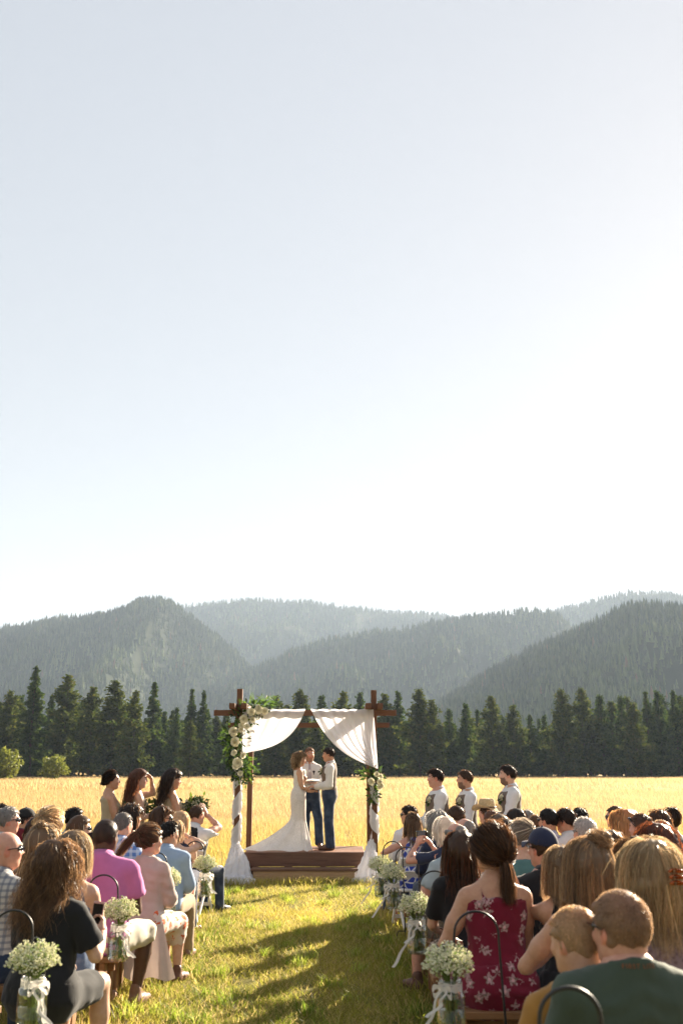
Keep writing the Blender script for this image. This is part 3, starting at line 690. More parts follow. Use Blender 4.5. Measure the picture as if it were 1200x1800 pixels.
# ================================================================ people: implicit surfaces meshed with surface nets
class Field:
    def __init__(s, lo, hi, h):
        s.h = h; s.lo = np.asarray(lo, float) - 2 * h
        n = np.ceil((np.asarray(hi, float) + 2 * h - s.lo) / h).astype(int) + 1
        s.ax = [s.lo[i] + h * np.arange(n[i]) for i in range(3)]
        s.d = np.full(n, .3, np.float32)
    def sub(s, lo, hi):
        sl = []
        for i in range(3):
            a = max(0, int(math.floor((lo[i] - s.lo[i]) / s.h))); b = min(len(s.ax[i]), int(math.ceil((hi[i] - s.lo[i]) / s.h)) + 1)
            if b <= a: return None
            sl.append(slice(a, b))
        return tuple(sl), s.ax[0][sl[0]][:, None, None], s.ax[1][sl[1]][None, :, None], s.ax[2][sl[2]][None, None, :]
    def put(s, sl, d, k):
        a = s.d[sl]
        if k > 0:
            hh = np.maximum(k - np.abs(a - d), 0) / k; s.d[sl] = np.minimum(a, d) - hh * hh * k * .25
        else: s.d[sl] = np.minimum(a, d)
    def cone(s, a, b, ra, rb, k=.03):
        a, b = np.asarray(a, float), np.asarray(b, float); m = max(ra, rb) + .12
        q = s.sub(np.minimum(a, b) - m, np.maximum(a, b) + m)
        if q is None: return s
        sl, X, Y, Z = q; v = b - a; L = v @ v + 1e-9
        t = np.clip(((X - a[0]) * v[0] + (Y - a[1]) * v[1] + (Z - a[2]) * v[2]) / L, 0, 1)
        d = np.sqrt((X - a[0] - t * v[0]) ** 2 + (Y - a[1] - t * v[1]) ** 2 + (Z - a[2] - t * v[2]) ** 2) - (ra + (rb - ra) * t)
        s.put(sl, d, k); return s
    def chain(s, P, rr, k=.03):
        for i in range(len(P) - 1): s.cone(P[i], P[i + 1], rr[i], rr[i + 1], k)
        return s
    def ell(s, c, r, k=.02, M=None, sub=False):
        c, r = np.asarray(c, float), np.asarray(r, float); m = max(r) + .10
        q = s.sub(c - m, c + m)
        if q is None: return s
        sl, X, Y, Z = q; x, y, z = X - c[0], Y - c[1], Z - c[2]
        if M is not None:
            x, y, z = (x * M[0][0] + y * M[1][0] + z * M[2][0], x * M[0][1] + y * M[1][1] + z * M[2][1], x * M[0][2] + y * M[1][2] + z * M[2][2])
        k0 = np.sqrt((x / r[0]) ** 2 + (y / r[1]) ** 2 + (z / r[2]) ** 2); k1 = np.sqrt((x / r[0] ** 2) ** 2 + (y / r[1] ** 2) ** 2 + (z / r[2] ** 2) ** 2) + 1e-9
        d = k0 * (k0 - 1) / k1
        if sub:
            a = s.d[sl]; b = -d; hh = np.maximum(k - np.abs(a - b), 0) / k; s.d[sl] = np.maximum(a, b) + hh * hh * k * .25
        else: s.put(sl, d, k)
        return s
    def loft(s, O, E, tab, k=.03, infl=0., fold=None):
        """elliptical sections along axis E[2]; tab rows (t, half width, half depth, y offset)"""
        tab = np.array(tab, float); O = np.asarray(O, float)
        m = max(tab[:, 1].max(), tab[:, 2].max()) + np.abs(tab[:, 3]).max() + .12
        e0, e1 = O + E[2] * (tab[0, 0] - .05), O + E[2] * (tab[-1, 0] + .05)
        q = s.sub(np.minimum(e0, e1) - m, np.maximum(e0, e1) + m)
        if q is None: return s
        sl, X, Y, Z = q; x, y, z = X - O[0], Y - O[1], Z - O[2]
        u = x * E[0][0] + y * E[0][1] + z * E[0][2]; v = x * E[1][0] + y * E[1][1] + z * E[1][2]; t = x * E[2][0] + y * E[2][1] + z * E[2][2]
        A = np.interp(t, tab[:, 0], tab[:, 1]) + infl; B = np.interp(t, tab[:, 0], tab[:, 2]) + infl; yo = np.interp(t, tab[:, 0], tab[:, 3])
        d = ((np.abs(u / A) ** 2.3 + np.abs((v - yo) / B) ** 2.3) ** (1 / 2.3) - 1) * np.minimum(A, B)
        if fold is not None:
            ang = np.arctan2(v, u); d = d + fold(ang, t)
        d = np.maximum(d, np.maximum(tab[0, 0] - infl - t, t - tab[-1, 0] - infl)); s.put(sl, d, k); return s
    def cut(s, p, n):
        """remove everything on the side of p that n points to"""
        p, n = np.asarray(p, float), np.asarray(n, float); n = n / np.linalg.norm(n)
        X, Y, Z = s.ax[0][:, None, None], s.ax[1][None, :, None], s.ax[2][None, None, :]
        s.d = np.maximum(s.d, (X - p[0]) * n[0] + (Y - p[1]) * n[1] + (Z - p[2]) * n[2]).astype(np.float32); return s
    def mesh(s): return nets(s.d, s.lo, s.h)
def nets(d, lo, h):
    S = d < 0; n = [k - 1 for k in d.shape]; off = [(i, j, k) for i in (0, 1) for j in (0, 1) for k in (0, 1)]
    def view(a, o): return a[o[0]:o[0] + n[0], o[1]:o[1] + n[1], o[2]:o[2] + n[2]]
    cnt = np.zeros(n, np.int8)
    for o in off: cnt += view(S, o)
    act = (cnt > 0) & (cnt < 8); I = np.argwhere(act)
    idx = np.full(n, -1, np.int32); idx[act] = np.arange(len(I))
    vals = np.stack([view(d, o)[act] for o in off], 1).astype(float)
    acc = np.zeros((len(I), 3)); num = np.zeros(len(I)); O = np.array(off, float)
    for a in range(8):
        for b in range(a + 1, 8):
            if np.abs(O[a] - O[b]).sum() != 1: continue
            va, vb = vals[:, a], vals[:, b]; m = (va < 0) != (vb < 0)
            t = np.where(m, va / np.where(m, va - vb, 1), 0)
            acc += np.where(m[:, None], O[a] + t[:, None] * (O[b] - O[a]), 0); num += m
    V = lo + h * (I + acc / num[:, None])
    Q = []
    for ax in range(3):
        b, c = (ax + 1) % 3, (ax + 2) % 3
        s0 = [slice(None)] * 3; s1 = [slice(None)] * 3; s0[ax] = slice(0, -1); s1[ax] = slice(1, None)
        A, B = S[tuple(s0)], S[tuple(s1)]; ch = A != B
        sl = [slice(None)] * 3; sl[b] = slice(1, -1); sl[c] = slice(1, -1); m = np.zeros_like(ch); m[tuple(sl)] = ch[tuple(sl)]
        E = np.argwhere(m)
        if not len(E): continue
        def g(db, dc):
            k = E.copy(); k[:, b] += db; k[:, c] += dc; return idx[k[:, 0], k[:, 1], k[:, 2]]
        q = np.stack([g(-1, -1), g(0, -1), g(0, 0), g(-1, 0)], 1); f = A[E[:, 0], E[:, 1], E[:, 2]]
        Q.append(np.where(f[:, None], q, q[:, ::-1]))
    return V, (np.concatenate(Q) if Q else np.zeros((0, 4), np.int32))
def relax(V, Q, it=1, a=.5):
    for _ in range(it):
        acc = np.zeros_like(V); num = np.zeros(len(V))
        for i, j in ((0, 1), (1, 2), (2, 3), (3, 0)):
            np.add.at(acc, Q[:, i], V[Q[:, j]]); np.add.at(acc, Q[:, j], V[Q[:, i]])
            np.add.at(num, Q[:, i], 1); np.add.at(num, Q[:, j], 1)
        V = V * (1 - a) + a * acc / np.maximum(num, 1)[:, None]
    return V
def vnormals(V, Q):
    n = np.cross(V[Q[:, 2]] - V[Q[:, 0]], V[Q[:, 3]] - V[Q[:, 1]]); N = np.zeros_like(V)
    for i in range(4): np.add.at(N, Q[:, i], n)
    return N / (np.linalg.norm(N, axis=1)[:, None] + 1e-12)
# ---------------------------------------------------------------- head and hand prototypes (head frame: x right, y forward, z up, origin mid skull)
def make_head(sex, h):
    f = Field((-.12, -.14, -.24), (.12, .16, .13), h); m = sex == 'm'
    f.ell((0, -.006, .014), (.075, .096, .089), 0)
    f.ell((0, .030, -.045), (.060, .062, .072), .04)                      # face
    f.cone((0, .060, -.098), (0, .056, -.090), .026 if m else .021, .030, .035)   # chin
    for s in (-1, 1):
        f.cone((s * .052, -.002, -.062), (s * .024, .056, -.100), .020 if m else .015, .018, .03)   # jaw
        f.ell((s * .040, .066, -.034), (.022, .022, .020), .02)           # cheek
        f.ell((s * .026, .084, .018), (.026, .014, .010), .015)            # brow
    f.cone((0, .090, .010), (0, .104, -.026), .008, .011, .012)           # nose
    f.ell((0, .108, -.030), (.0115, .012, .010), .008)
    for s in (-1, 1): f.ell((s * .011, .098, -.033), (.009, .009, .008), .006)
    for s in (-1, 1): f.ell((s * .031, .094, -.001), (.015, .012, .011), .008, sub=True)   # eye sockets
    for s in (-1, 1): f.ell((s * .031, .083, -.002), (.0125, .0125, .0115), .002)
    f.ell((0, .089, -.058), (.022, .012, .006), .006); f.ell((0, .088, -.068), (.019, .012, .007), .006)   # lips
    for s in (-1, 1):
        f.ell((s * .078, -.010, -.016), (.009, .020, .031), .008, rotmat(R(-12), 0, R(s * 18)))
        f.ell((s * .0845, -.006, -.014), (.004, .011, .018), .004, sub=True)
    f.cone((0, -.022, -.06), (0, -.038, -.21), .060 if m else .048, .064 if m else .052, .045)            # neck
    V, Q = f.mesh(); V = relax(V, Q, 1, .3)
    c = np.ones((len(V), 3)); x, y, z = V.T
    lips = (y > .078) & (np.abs(x) < .024) & (z < -.050) & (z > -.077); c[lips] *= (.80, .52, .50) if m else (.78, .38, .40)
    ch = np.exp(-(((np.abs(x) - .042) / .02) ** 2 + ((z + .035) / .022) ** 2)) * (y > .03); c *= 1 + ch[:, None] * np.array([.10, -.12, -.12])
    ear = (np.abs(x) > .077) & (np.abs(z) < .05); c[ear] *= (1.05, .78, .72)
    brow = (y > .06) & (np.abs(np.abs(x) - .031) < .022) & (np.abs(z - (.020 - .25 * np.abs(np.abs(x) - .031))) < .0055)
    eye = (y > .07) & ((np.abs(x) - .031) ** 2 + (z + .001) ** 2 < .0105 ** 2)
    beard = (z < -.045 + .5 * np.maximum(.05 - y, 0)) & (y > -.005) & (z > -.15) & ~lips & (np.abs(x) < .07) & ((z < -.075) | (np.abs(x) > .026) | ((z < -.040) & (np.abs(x) < .024) & (z > -.052)))
    return dict(V=V, Q=Q, c=c, brow=brow, eye=eye, beard=beard, iris=(y > .088) & ((np.abs(x) - .031) ** 2 + (z + .001) ** 2 < .0052 ** 2))
HEADS = {(sx, ld): make_head(sx, hh) for sx in 'mf' for ld, hh in ((0, .0068), (1, .0092), (2, .0125))}
def make_hand(curl, thumb=.3, h=.0042, spread=.05):
    """right hand, wrist at origin, fingers along +y, back of the hand +z, thumb on -x; curl per joint (radians)"""
    f = Field((-.09, -.05, -.11), (.07, .21, .05), h)
    f.cone((0, -.04, 0), (0, .01, 0), .026, .026, .0); f.ell((0, .045, -.002), (.040, .050, .015), .02); f.ell((-.022, .032, -.010), (.018, .032, .016), .015)
    for i, (x, L, r) in enumerate(((-.029, .072, .0088), (-.010, .080, .009), (.010, .075, .0086), (.028, .060, .0078))):
        a = 0; p = np.array([x, .082 - .006 * abs(i - 1.3), 0.]); sp = (x / .03) * spread
        for k, (fr, rr) in enumerate(((.45, 1.0), (.32, .92), (.23, .82))):
            a += curl * (1.0 if k == 0 else 1.15); d = np.array([math.sin(sp) * math.cos(a), math.cos(a) * math.cos(sp), -math.sin(a)])
            q = p + d * L * fr; f.cone(p, q, r * rr, r * rr * .94, .004); p = q
    t0 = np.array([-.028, .018, -.008]); d = np.array([-.75, .65, -.2 - thumb]); d /= np.linalg.norm(d); t1 = t0 + d * .042
    d2 = d + np.array([.45 * (1 + thumb), .35, -.5 * thumb]); d2 /= np.linalg.norm(d2); t2 = t1 + d2 * .032
    f.cone(t0, t1, .014, .011, .012); f.cone(t1, t2, .0105, .0085, .004)
    V, Q = f.mesh(); return relax(V, Q, 1, .3), Q
HANDS = {('relax', 0): make_hand(.28), ('flat', 0): make_hand(.06, .0, spread=.16), ('grip', 0): make_hand(.72, .8), ('relax', 1): make_hand(.28, h=.0085), ('flat', 1): make_hand(.06, .0, h=.0068, spread=.16), ('grip', 1): make_hand(.72, .8, h=.0085)}
for k_ in ('relax', 'flat', 'grip'): HANDS[(k_, 2)] = HANDS[(k_, 1)]
skinm = NT('skin'); c_ = skinm.attr(); nz = skinm.noise(skinm.coord(), 35, 3)
skinm.base(skinm.mix(c_, skinm.ramp(nz, [(.3, (.86, .80, .78)), (.7, (1, 1, 1))]), 1.0, 'MULTIPLY')); skinm.rough(.48, .35)
skinm.b.inputs['Subsurface Weight'].default_value = .12; skinm.b.inputs['Subsurface Radius'].default_value = (.012, .005, .003); skinm = skinm.m
SKIN = {'fair': (.62, .39, .28), 'tan': (.52, .295, .19), 'warm': (.56, .33, .22), 'red': (.59, .32, .23), 'olive': (.40, .23, .15), 'dark': (.10, .052, .034), 'deep': (.36, .19, .115)}
hairm = NT('hair'); c_ = hairm.attr(); hairm.base(c_); hairm.rough(.45, .4); hairm.translucent(hairm.mix(c_, (1.8, 1.7, 1.6), 1.0, 'MULTIPLY'), .45); hairm = hairm.m
def unit(v): v = np.asarray(v, float); return v / (np.linalg.norm(v) + 1e-9)
def ik(S, W, l1, l2, hint):
    S, W = np.asarray(S, float), np.asarray(W, float); v = W - S; L = np.linalg.norm(v); M = (l1 + l2) * .995
    if L > M: W = S + v * M / L; v = W - S; L = M
    a = (l1 * l1 - l2 * l2 + L * L) / (2 * L); hgt = math.sqrt(max(l1 * l1 - a * a, 0)); u = v / L
    hv = np.asarray(hint, float); hv = unit(hv - u * hv.dot(u)); return S + u * a + hv * hgt, W
TORSO = {'m': [(-.13, .125, .095, 0), (-.05, .165, .118, -.005), (.05, .162, .115, 0), (.14, .150, .105, .005), (.24, .150, .106, .005), (.33, .168, .118, .008), (.41, .172, .112, .0), (.47, .125, .085, -.012), (.53, .062, .062, -.018)],
         'f': [(-.13, .125, .095, 0), (-.04, .176, .122, -.012), (.05, .162, .112, -.004), (.15, .128, .092, .004), (.24, .126, .092, .006), (.33, .146, .108, .010), (.41, .148, .100, .0), (.46, .108, .076, -.010), (.52, .052, .054, -.016)]}
MATS = {}
def cloth(key, c, rough=.85, pattern=None, c2=None, scale=1.0, trans=.12, c3=None):
    if key in MATS: return MATS[key]
    t = NT('cloth_' + key); v = t.coord('Object'); fine = t.noise(v, 320, 2); big = t.noise(v, 9, 3)
    c = lin(c); base = t.ramp(big, [(.3, tuple(x * .90 for x in c)), (.7, tuple(min(1, x * 1.06) for x in c))])
    if pattern == 'floral':
        vo = t.node('ShaderNodeTexVoronoi', feature='F1'); vo.inputs['Scale'].default_value = 9 * scale; vo.inputs['Randomness'].default_value = .85; t.link(v, vo.inputs['Vector'])
        vp = t.node('ShaderNodeVectorMath', operation='SUBTRACT'); t.link(v, vp.inputs[0]); t.link(vo.outputs['Position'], vp.inputs[1])
        sp = t.node('ShaderNodeSeparateXYZ'); t.link(vp.outputs[0], sp.inputs[0])
        an = t.node('ShaderNodeMath', operation='ARCTAN2'); t.link(sp.outputs[0], an.inputs[0]); t.link(sp.outputs[2], an.inputs[1])
        m5 = t.node('ShaderNodeMath', operation='MULTIPLY'); m5.inputs[1].default_value = 5; t.link(an.outputs[0], m5.inputs[0])
        co = t.node('ShaderNodeMath', operation='COSINE'); t.link(m5.outputs[0], co.inputs[0])
        ma = t.node('ShaderNodeMath', operation='MULTIPLY_ADD'); ma.inputs[1].default_value = -.09; t.link(co.outputs[0], ma.inputs[0]); t.link(vo.outputs['Distance'], ma.inputs[2])
        nn = t.noise(v, 60 * scale, 2); ad = t.node('ShaderNodeMath', operation='MULTIPLY_ADD'); ad.inputs[1].default_value = .42; t.link(nn, ad.inputs[0]); t.link(ma.outputs[0], ad.inputs[2])
        fac = t.ramp(ad.outputs[0], [(.50, (1, 1, 1)), (.56, (0, 0, 0))])
        ctr = t.ramp(vo.outputs['Distance'], [(.09, (1, 1, 1)), (.14, (0, 0, 0))])
        fl = t.mix(c2, c3 or c2, t.ramp(nn, [(.42, (0, 0, 0)), (.58, (1, 1, 1))]))
        base = t.mix(base, t.mix(fl, tuple(min(1, x * 1.4) for x in lin(c2)), ctr), fac)
    elif pattern == 'plaid':
        for ax in (0, 2):
            w = t.node('ShaderNodeTexWave', wave_type='BANDS', bands_direction='XZ'[ax // 2]); w.inputs['Scale'].default_value = 5 * scale; w.inputs['Distortion'].default_value = .6; t.link(v, w.inputs['Vector'])
            base = t.mix(base, c2, t.ramp(w.outputs['Fac'], [(.55, (0, 0, 0)), (.75, (.55, .55, .55))]))
    elif pattern == 'print':
        w = t.node('ShaderNodeTexVoronoi', feature='DISTANCE_TO_EDGE'); w.inputs['Scale'].default_value = 10 * scale; t.link(v, w.inputs['Vector'])
        base = t.mix(base, c2, t.ramp(w.outputs['Distance'], [(.05, (1, 1, 1)), (.09, (0, 0, 0))]))
    elif pattern == 'knit':
        w = t.node('ShaderNodeTexVoronoi', feature='F1'); w.inputs['Scale'].default_value = 55 * scale; t.link(v, w.inputs['Vector'])
        base = t.mix(base, c2, t.ramp(w.outputs['Distance'], [(.3, (0, 0, 0)), (.6, (1, 1, 1))])); fine = w.outputs['Distance']
    elif pattern == 'denim':
        n2 = t.noise(v, 7, 4); base = t.mix(base, c2, t.ramp(n2, [(.45, (0, 0, 0)), (.75, (.8, .8, .8))]))
    elif pattern == 'lace':
        w = t.node('ShaderNodeTexVoronoi', feature='DISTANCE_TO_EDGE'); w.inputs['Scale'].default_value = 26 * scale; t.link(v, w.inputs['Vector']); fine = w.outputs['Distance']
        base = t.mix(base, c2, t.ramp(w.outputs['Distance'], [(.02, (1, 1, 1)), (.10, (0, 0, 0))]))
    t.base(base); t.rough(rough, .2); t.bump(fine, .18, .002); t.b.inputs['Sheen Weight'].default_value = .15
    if trans: t.translucent(base, trans)
    MATS[key] = t.m; return t.m
def folds(V, Q, amp, seed, freq=1.0):
    N = vnormals(V, Q); d = wob(V * np.array([1, 1, .55]), 16 * freq, seed) + .55 * np.abs(wob(V * np.array([1, 1, .8]), 33 * freq, seed + 5)) - .2
    d = d + .8 * np.sin(V[:, 2] * 75 + 22 * np.abs(V[:, 0]) + 3 * wob(V, 7, seed + 2)) * np.clip(wob(V, 6, seed + 8), 0, 1)
    return V + N * (d * amp)[:, None]
# ---------------------------------------------------------------- hair
def hair_mesh(style, col, hc, Rh, body, seed, lod, opt):
    """cap surface plus thin strand ribbons. hc, Rh: head centre and rotation in person space; body(P) gives distance to the torso"""
    r = np.random.default_rng(seed); o = dict(n=3400, w=(.0021, .0050, .0075)[lod], L=.3, curl=.0, off=.012, vol=0., tie=(0, -.10, .03), vary=.30, spread=.02, freq=26., part=0., tail=.022); o.update(opt); o['n'] = int(o['n'] * (.85, .18, .09)[lod]); o['w'] = max(o['w'], (0, .0048, .0075)[lod]) if style not in ('buzz',) else o['w'] * (1, 2, 3)[lod]
    sk = np.array([.079, .101, .094]); sc0 = np.array([0, -.006, .014]); m = MB(); col = np.array(lin(col))
    inf = .007 + o['vol'] + (.006 if style not in ('buzz', 'short') else 0)
    down = Rh.T @ np.array([0, 0, -1.0])
    bald = o.get('bald', 0)
    hl = o.get('hairline', .058)
    def inside(P):                                      # P on the scalp, head frame
        x, y, z = P.T
        lim = np.where(y > .0, np.interp(y, [0, .035, .07, .1], [-.012, .022, hl, hl + .006]), np.interp(y, [-.1, -.03, 0], [-.075, -.055, -.012]))
        ok = z > lim
        if bald: ok &= ~((z > .052 - .02 * (y < -.06)) & (y > -.075))
        return ok
    # cap
    hcap = (.0065, .0105, .014)[lod]; f = Field((-.17, -.22, -.16), (.17, .15, .19), hcap)
    f.ell(sc0, sk + inf, 0)
    if style in ('bob', 'long', 'curly', 'halfup'): f.ell(sc0 + [0, -.012, -.035], sk + inf * 1.15 + np.array([.004, .0, .02]), .04)
    if style in ('bun', 'updo'): f.ell(np.array(o['tie']), np.array(o.get('bunr', (.045, .04, .04))), .02)
    X, Y, Z = f.ax[0][:, None, None], f.ax[1][None, :, None], f.ax[2][None, None, :]
    lim = np.where(Y > 0, np.interp(Y, [0, .035, .07, .1], [-.010, .024, hl, hl + .006]), np.interp(Y, [-.1, -.03, 0], [-.075, -.055, -.012]))
    if style in ('bob', 'long', 'curly', 'halfup'):
        lim = np.where(Y > .03, np.interp(Y, [.03, .05, .1], [-.12, hl - .02, hl + .006]), -.13)
        f.d = np.maximum(f.d, np.minimum(lim - Z, .2))
        if 'back' in o: f.d = np.maximum(f.d, np.minimum(Y - o['back'] - .9 * np.clip(Z - .02, 0, 1), .06 - Z + 0 * Y))
    else: f.d = np.maximum(f.d, (lim - Z) * .7)
    rag = (.006 * np.sin(X * 61 + Y * 37 + seed) + .005 * np.sin(Y * 83 + Z * 47 + seed * 2) + .004 * np.sin(X * 131 + Z * 90)); f.d = f.d + rag * np.exp(-((Z - lim) / .03) ** 2)
    if bald: f.d = np.maximum(f.d, np.minimum(Z - .052 + .02 * (Y < -.06), Y + .075))
    f.d = f.d.astype(np.float32)
    if bald >= 2: V, Q = np.zeros((0, 3)), np.zeros((0, 4), int)
    else:
        V, Q = f.mesh()
        if len(Q): V = relax(V, Q, 1, .4)
    if len(Q):
        N = vnormals(V, Q); V = V + N * (wob(V, 38, seed) * (.0025 if style in ('buzz', 'short', 'bald') else .006) + wob(V, 11, seed + 3) * (.001 if style == 'buzz' else .004))[:, None]
        cc = col * (1 + .35 * wob(V * np.array([1, 1, .35]), 70, seed + 1)[:, None] * .6)
        m.add(V @ Rh.T + hc, Q, None); m.C[-1] = np.clip(cc, .004, 1)
        if 'scalp' in o:
            k_ = np.clip(.35 + .25 * wob(V, 11, seed + 9) + .4 * np.clip((V[:, 2] - .04) / .05, 0, 1), 0, .8)[:, None] * o.get('thin', .6); m.C[-1] = m.C[-1] * (1 - k_) + np.array(SKIN[o['scalp']]) * .7 * k_
    # strands
    n = o['n']
    D = r.normal(0, 1, (n * 3, 3)); D /= np.linalg.norm(D, axis=1)[:, None]; P = sc0 + D * (sk + inf * .9); P = P[inside(P)][:n]; n = len(P)
    if n == 0: return m
    D = (P - sc0) / (sk + inf * .9); D /= np.linalg.norm(D, axis=1)[:, None]
    crown = unit((o.get('cx', .012), -.38, .92)); T = D - crown; T -= D * (T * D).sum(1)[:, None]; T /= np.linalg.norm(T, axis=1)[:, None] + 1e-6
    pts = [P]
    def collide(p, off):
        q = (p - sc0) / (sk + off[:, None]); l = np.linalg.norm(q, axis=1); ins = l < 1
        p = np.where(ins[:, None], sc0 + q / np.maximum(l, .2)[:, None] * (sk + off[:, None]), p)
        if body is not None:
            w = p @ Rh.T + hc; dd, g = body(w); ins = dd < off * .5 + .004
            w = np.where(ins[:, None], w + g * (off * .5 + .004 - dd)[:, None], w); p = (w - hc) @ Rh
        return p
    offs = inf + r.uniform(0, 1, n) ** 1.5 * (.012 + o['vol'] * .6)
    if style in ('buzz', 'short', 'bald'):
        L = o.get('len', .010 if style == 'buzz' else .030) * r.uniform(.6, 1.3, n); ns = 3; p = P
        lift = o.get('lift', .55)
        for k in range(ns):
            d = D * lift * (1 - .25 * k) + T * (.9) + r.normal(0, .22, (n, 3)) + np.array([0, .35 * o.get('fwd', 0), 0]); d /= np.linalg.norm(d, axis=1)[:, None]
            p = p + d * (L / ns)[:, None]; pts.append(p)
    elif style in ('pony', 'bun', 'updo'):
        tie = np.array(o['tie'], float); td = unit((tie - sc0) / sk)
        w = np.arccos(np.clip(D @ td, -1, 1)); ns = 5
        for k in range(1, ns + 1):
            f_ = k / ns; sw = np.sin(w) + 1e-6
            q = (np.sin((1 - f_) * w) / sw)[:, None] * D + (np.sin(f_ * w) / sw)[:, None] * td
            p = sc0 + q * (sk + offs[:, None] * 1.15 + .006 * np.sin(f_ * 3.14)) + r.normal(0, .0022, (n, 3)); pts.append(p)
        if style == 'pony':
            root = tie + td * .012 + r.normal(0, .008, (n, 3)); pts[-1] = root; p = root; d = np.tile(td * 1.2, (n, 1)) + r.normal(0, .15, (n, 3)); L = o['L'] * r.uniform(.55, 1.08, n); ns = 8
            jx = r.normal(0, 1, (n, 3)); jx /= np.linalg.norm(jx, axis=1)[:, None]
            cl = np.floor(r.uniform(0, 14, n)); ph = cl * 2.4
            for k in range(ns):
                d = d * .55 + down * .55 + jx * .05 + np.array(o.get('drift', (0, 0, 0)))
                d /= np.linalg.norm(d, axis=1)[:, None]; p = p + d * (L / ns)[:, None]
                rad = o['tail'] * math.sin(min(1, (k + 1.5) / 4) * 1.57) * (1 if k < ns - 2 else .75)
                q = p + jx * rad * .35 + o['curl'] * np.stack([np.sin(ph + k * 1.1), np.cos(ph + k * 1.1), 0 * ph], 1)
                pts.append(collide(q, offs * 0 + .006) if body is not None else q)
        else:
            br = np.array(o.get('bunr', (.045, .04, .04))); ax = unit(o.get('bunax', td)); e1 = unit(np.cross(ax, [0.3, .2, 1])); e2 = np.cross(ax, e1); a0 = r.uniform(0, 6.28, n); rr = r.uniform(.35, 1.12, n); hh = r.normal(0, .42, n)
            wild = o.get('wild', .15); tw = r.uniform(-1.2, 1.2, n)
            for k in range(6):
                a = a0 + k * .55; hz_ = hh + tw * (k - 2.5) * .12
                rad = np.sqrt(np.clip(1.1 - np.clip(hz_, -1, 1) ** 2, .12, 1.1)) * rr
                p = tie + (np.cos(a) * rad)[:, None] * e1 * br[0] + (np.sin(a) * rad)[:, None] * e2 * br[1] + ax * (hz_ * br[2])[:, None] + r.normal(0, .003 + .012 * wild, (n, 3)); pts.append(p)
    else:
        L = o['L'] * r.uniform(.7, 1.08, n); ns = (9, 7, 6)[lod]
        xs = np.sign(P[:, 0] - o['part'] * .02); side = np.stack([xs, 0 * xs, 0 * xs], 1); side -= D * (side * D).sum(1)[:, None]
        T = unit_rows(T * .5 + side * .55 * (P[:, 1:2] > -.03) + np.array([0, -.5, 0]) * (P[:, 1:2] > -.02)); d = T
        cl = np.floor((np.arctan2(P[:, 0], P[:, 1] + .02) + 3.2) * 5) + 31 * np.floor(r.uniform(0, 4, n)); ph = cl * 2.399
        p = P; drift = np.array(o.get('drift', (0, 0, 0)))
        base = []
        for k in range(ns):
            d = unit_rows(d * .62 + down * .5 + drift * .2 + r.normal(0, .05 + .10 * (o['curl'] > .012), (n, 3)))
            p = collide(p + d * (L / ns)[:, None], offs)
            # keep hair off the face
            face = (p[:, 1] > .045) & (np.abs(p[:, 0]) < .07) & (p[:, 2] < .05) & (p[:, 2] > -.16)
            p[:, 1] = np.where(face, np.minimum(p[:, 1], .045 + .05 * np.clip(np.abs(p[:, 0]) / .07 - .8, 0, 1)), p[:, 1])
            if 'back' in o: p[:, 1] = np.where(p[:, 2] < .06, np.minimum(p[:, 1], o['back'] + .9 * np.clip(p[:, 2] - .02, 0, 1)), p[:, 1])
            c_ = o['curl'] * min(1, (k + 1) / 3); fr = o['freq'] * L / ns
            pts.append(p + c_ * np.stack([np.sin(ph + fr * (k + 1)), np.cos(ph * 1.3 + fr * (k + 1)) * .9, .35 * np.sin(ph * 2 + fr * (k + 1))], 1))
    if lod == 0 and style not in ('buzz', 'short', 'bald'):
        fly = (r.uniform(0, 1, n) < .05)[:, None] * r.normal(0, .010, (n, 3)); q0 = r.normal(0, 1, (n, 3)) * .3
        for k in range(2, len(pts)): pts[k] = pts[k] + fly * (k / len(pts)) * (1 + q0 * k * .4)
    S = np.stack(pts, 1)                                  # n, k, 3
    k = S.shape[1]; tan = np.gradient(S, axis=1); rnd = r.normal(0, 1, (n, 1, 3)); wd = np.cross(tan, rnd + 0 * tan); wd /= np.linalg.norm(wd, axis=2)[..., None] + 1e-9
    prof = np.interp(np.linspace(0, 1, k), [0, .6, 1], [1, .9, .25])[None, :, None] * o['w'] * .5 * r.uniform(.6, 1.4, (n, 1, 1))
    A, B = S - wd * prof, S + wd * prof; V = np.stack([A, B], 2).reshape(-1, 3)
    i = (np.arange(n)[:, None] * k + np.arange(k - 1)[None]).reshape(-1, 1) * 2
    F = i + np.array([[0, 1, 3, 2]])
    hv = np.clip(r.normal(1, o['vary'], (n, 1)), .45, 1.9); cs = col * hv; g = np.array(lin(o['c2'])) if 'c2' in o else None
    if g is not None: cs = np.where(r.uniform(0, 1, (n, 1)) < o.get('mix', .4), g * hv, cs)
    lock = np.floor((np.arctan2(P[:, 0], P[:, 1] + .02) + 3.2) * 9); cs = cs * (.78 + .44 * (np.sin(lock * 12.9898 + seed) * .5 + .5))[:, None]
    m.add(V @ Rh.T + hc, F, None); m.C[-1] = np.repeat(np.clip(cs, .003, 1), k * 2, 0)
    return m
def unit_rows(a): return a / (np.linalg.norm(a, axis=1)[:, None] + 1e-9)
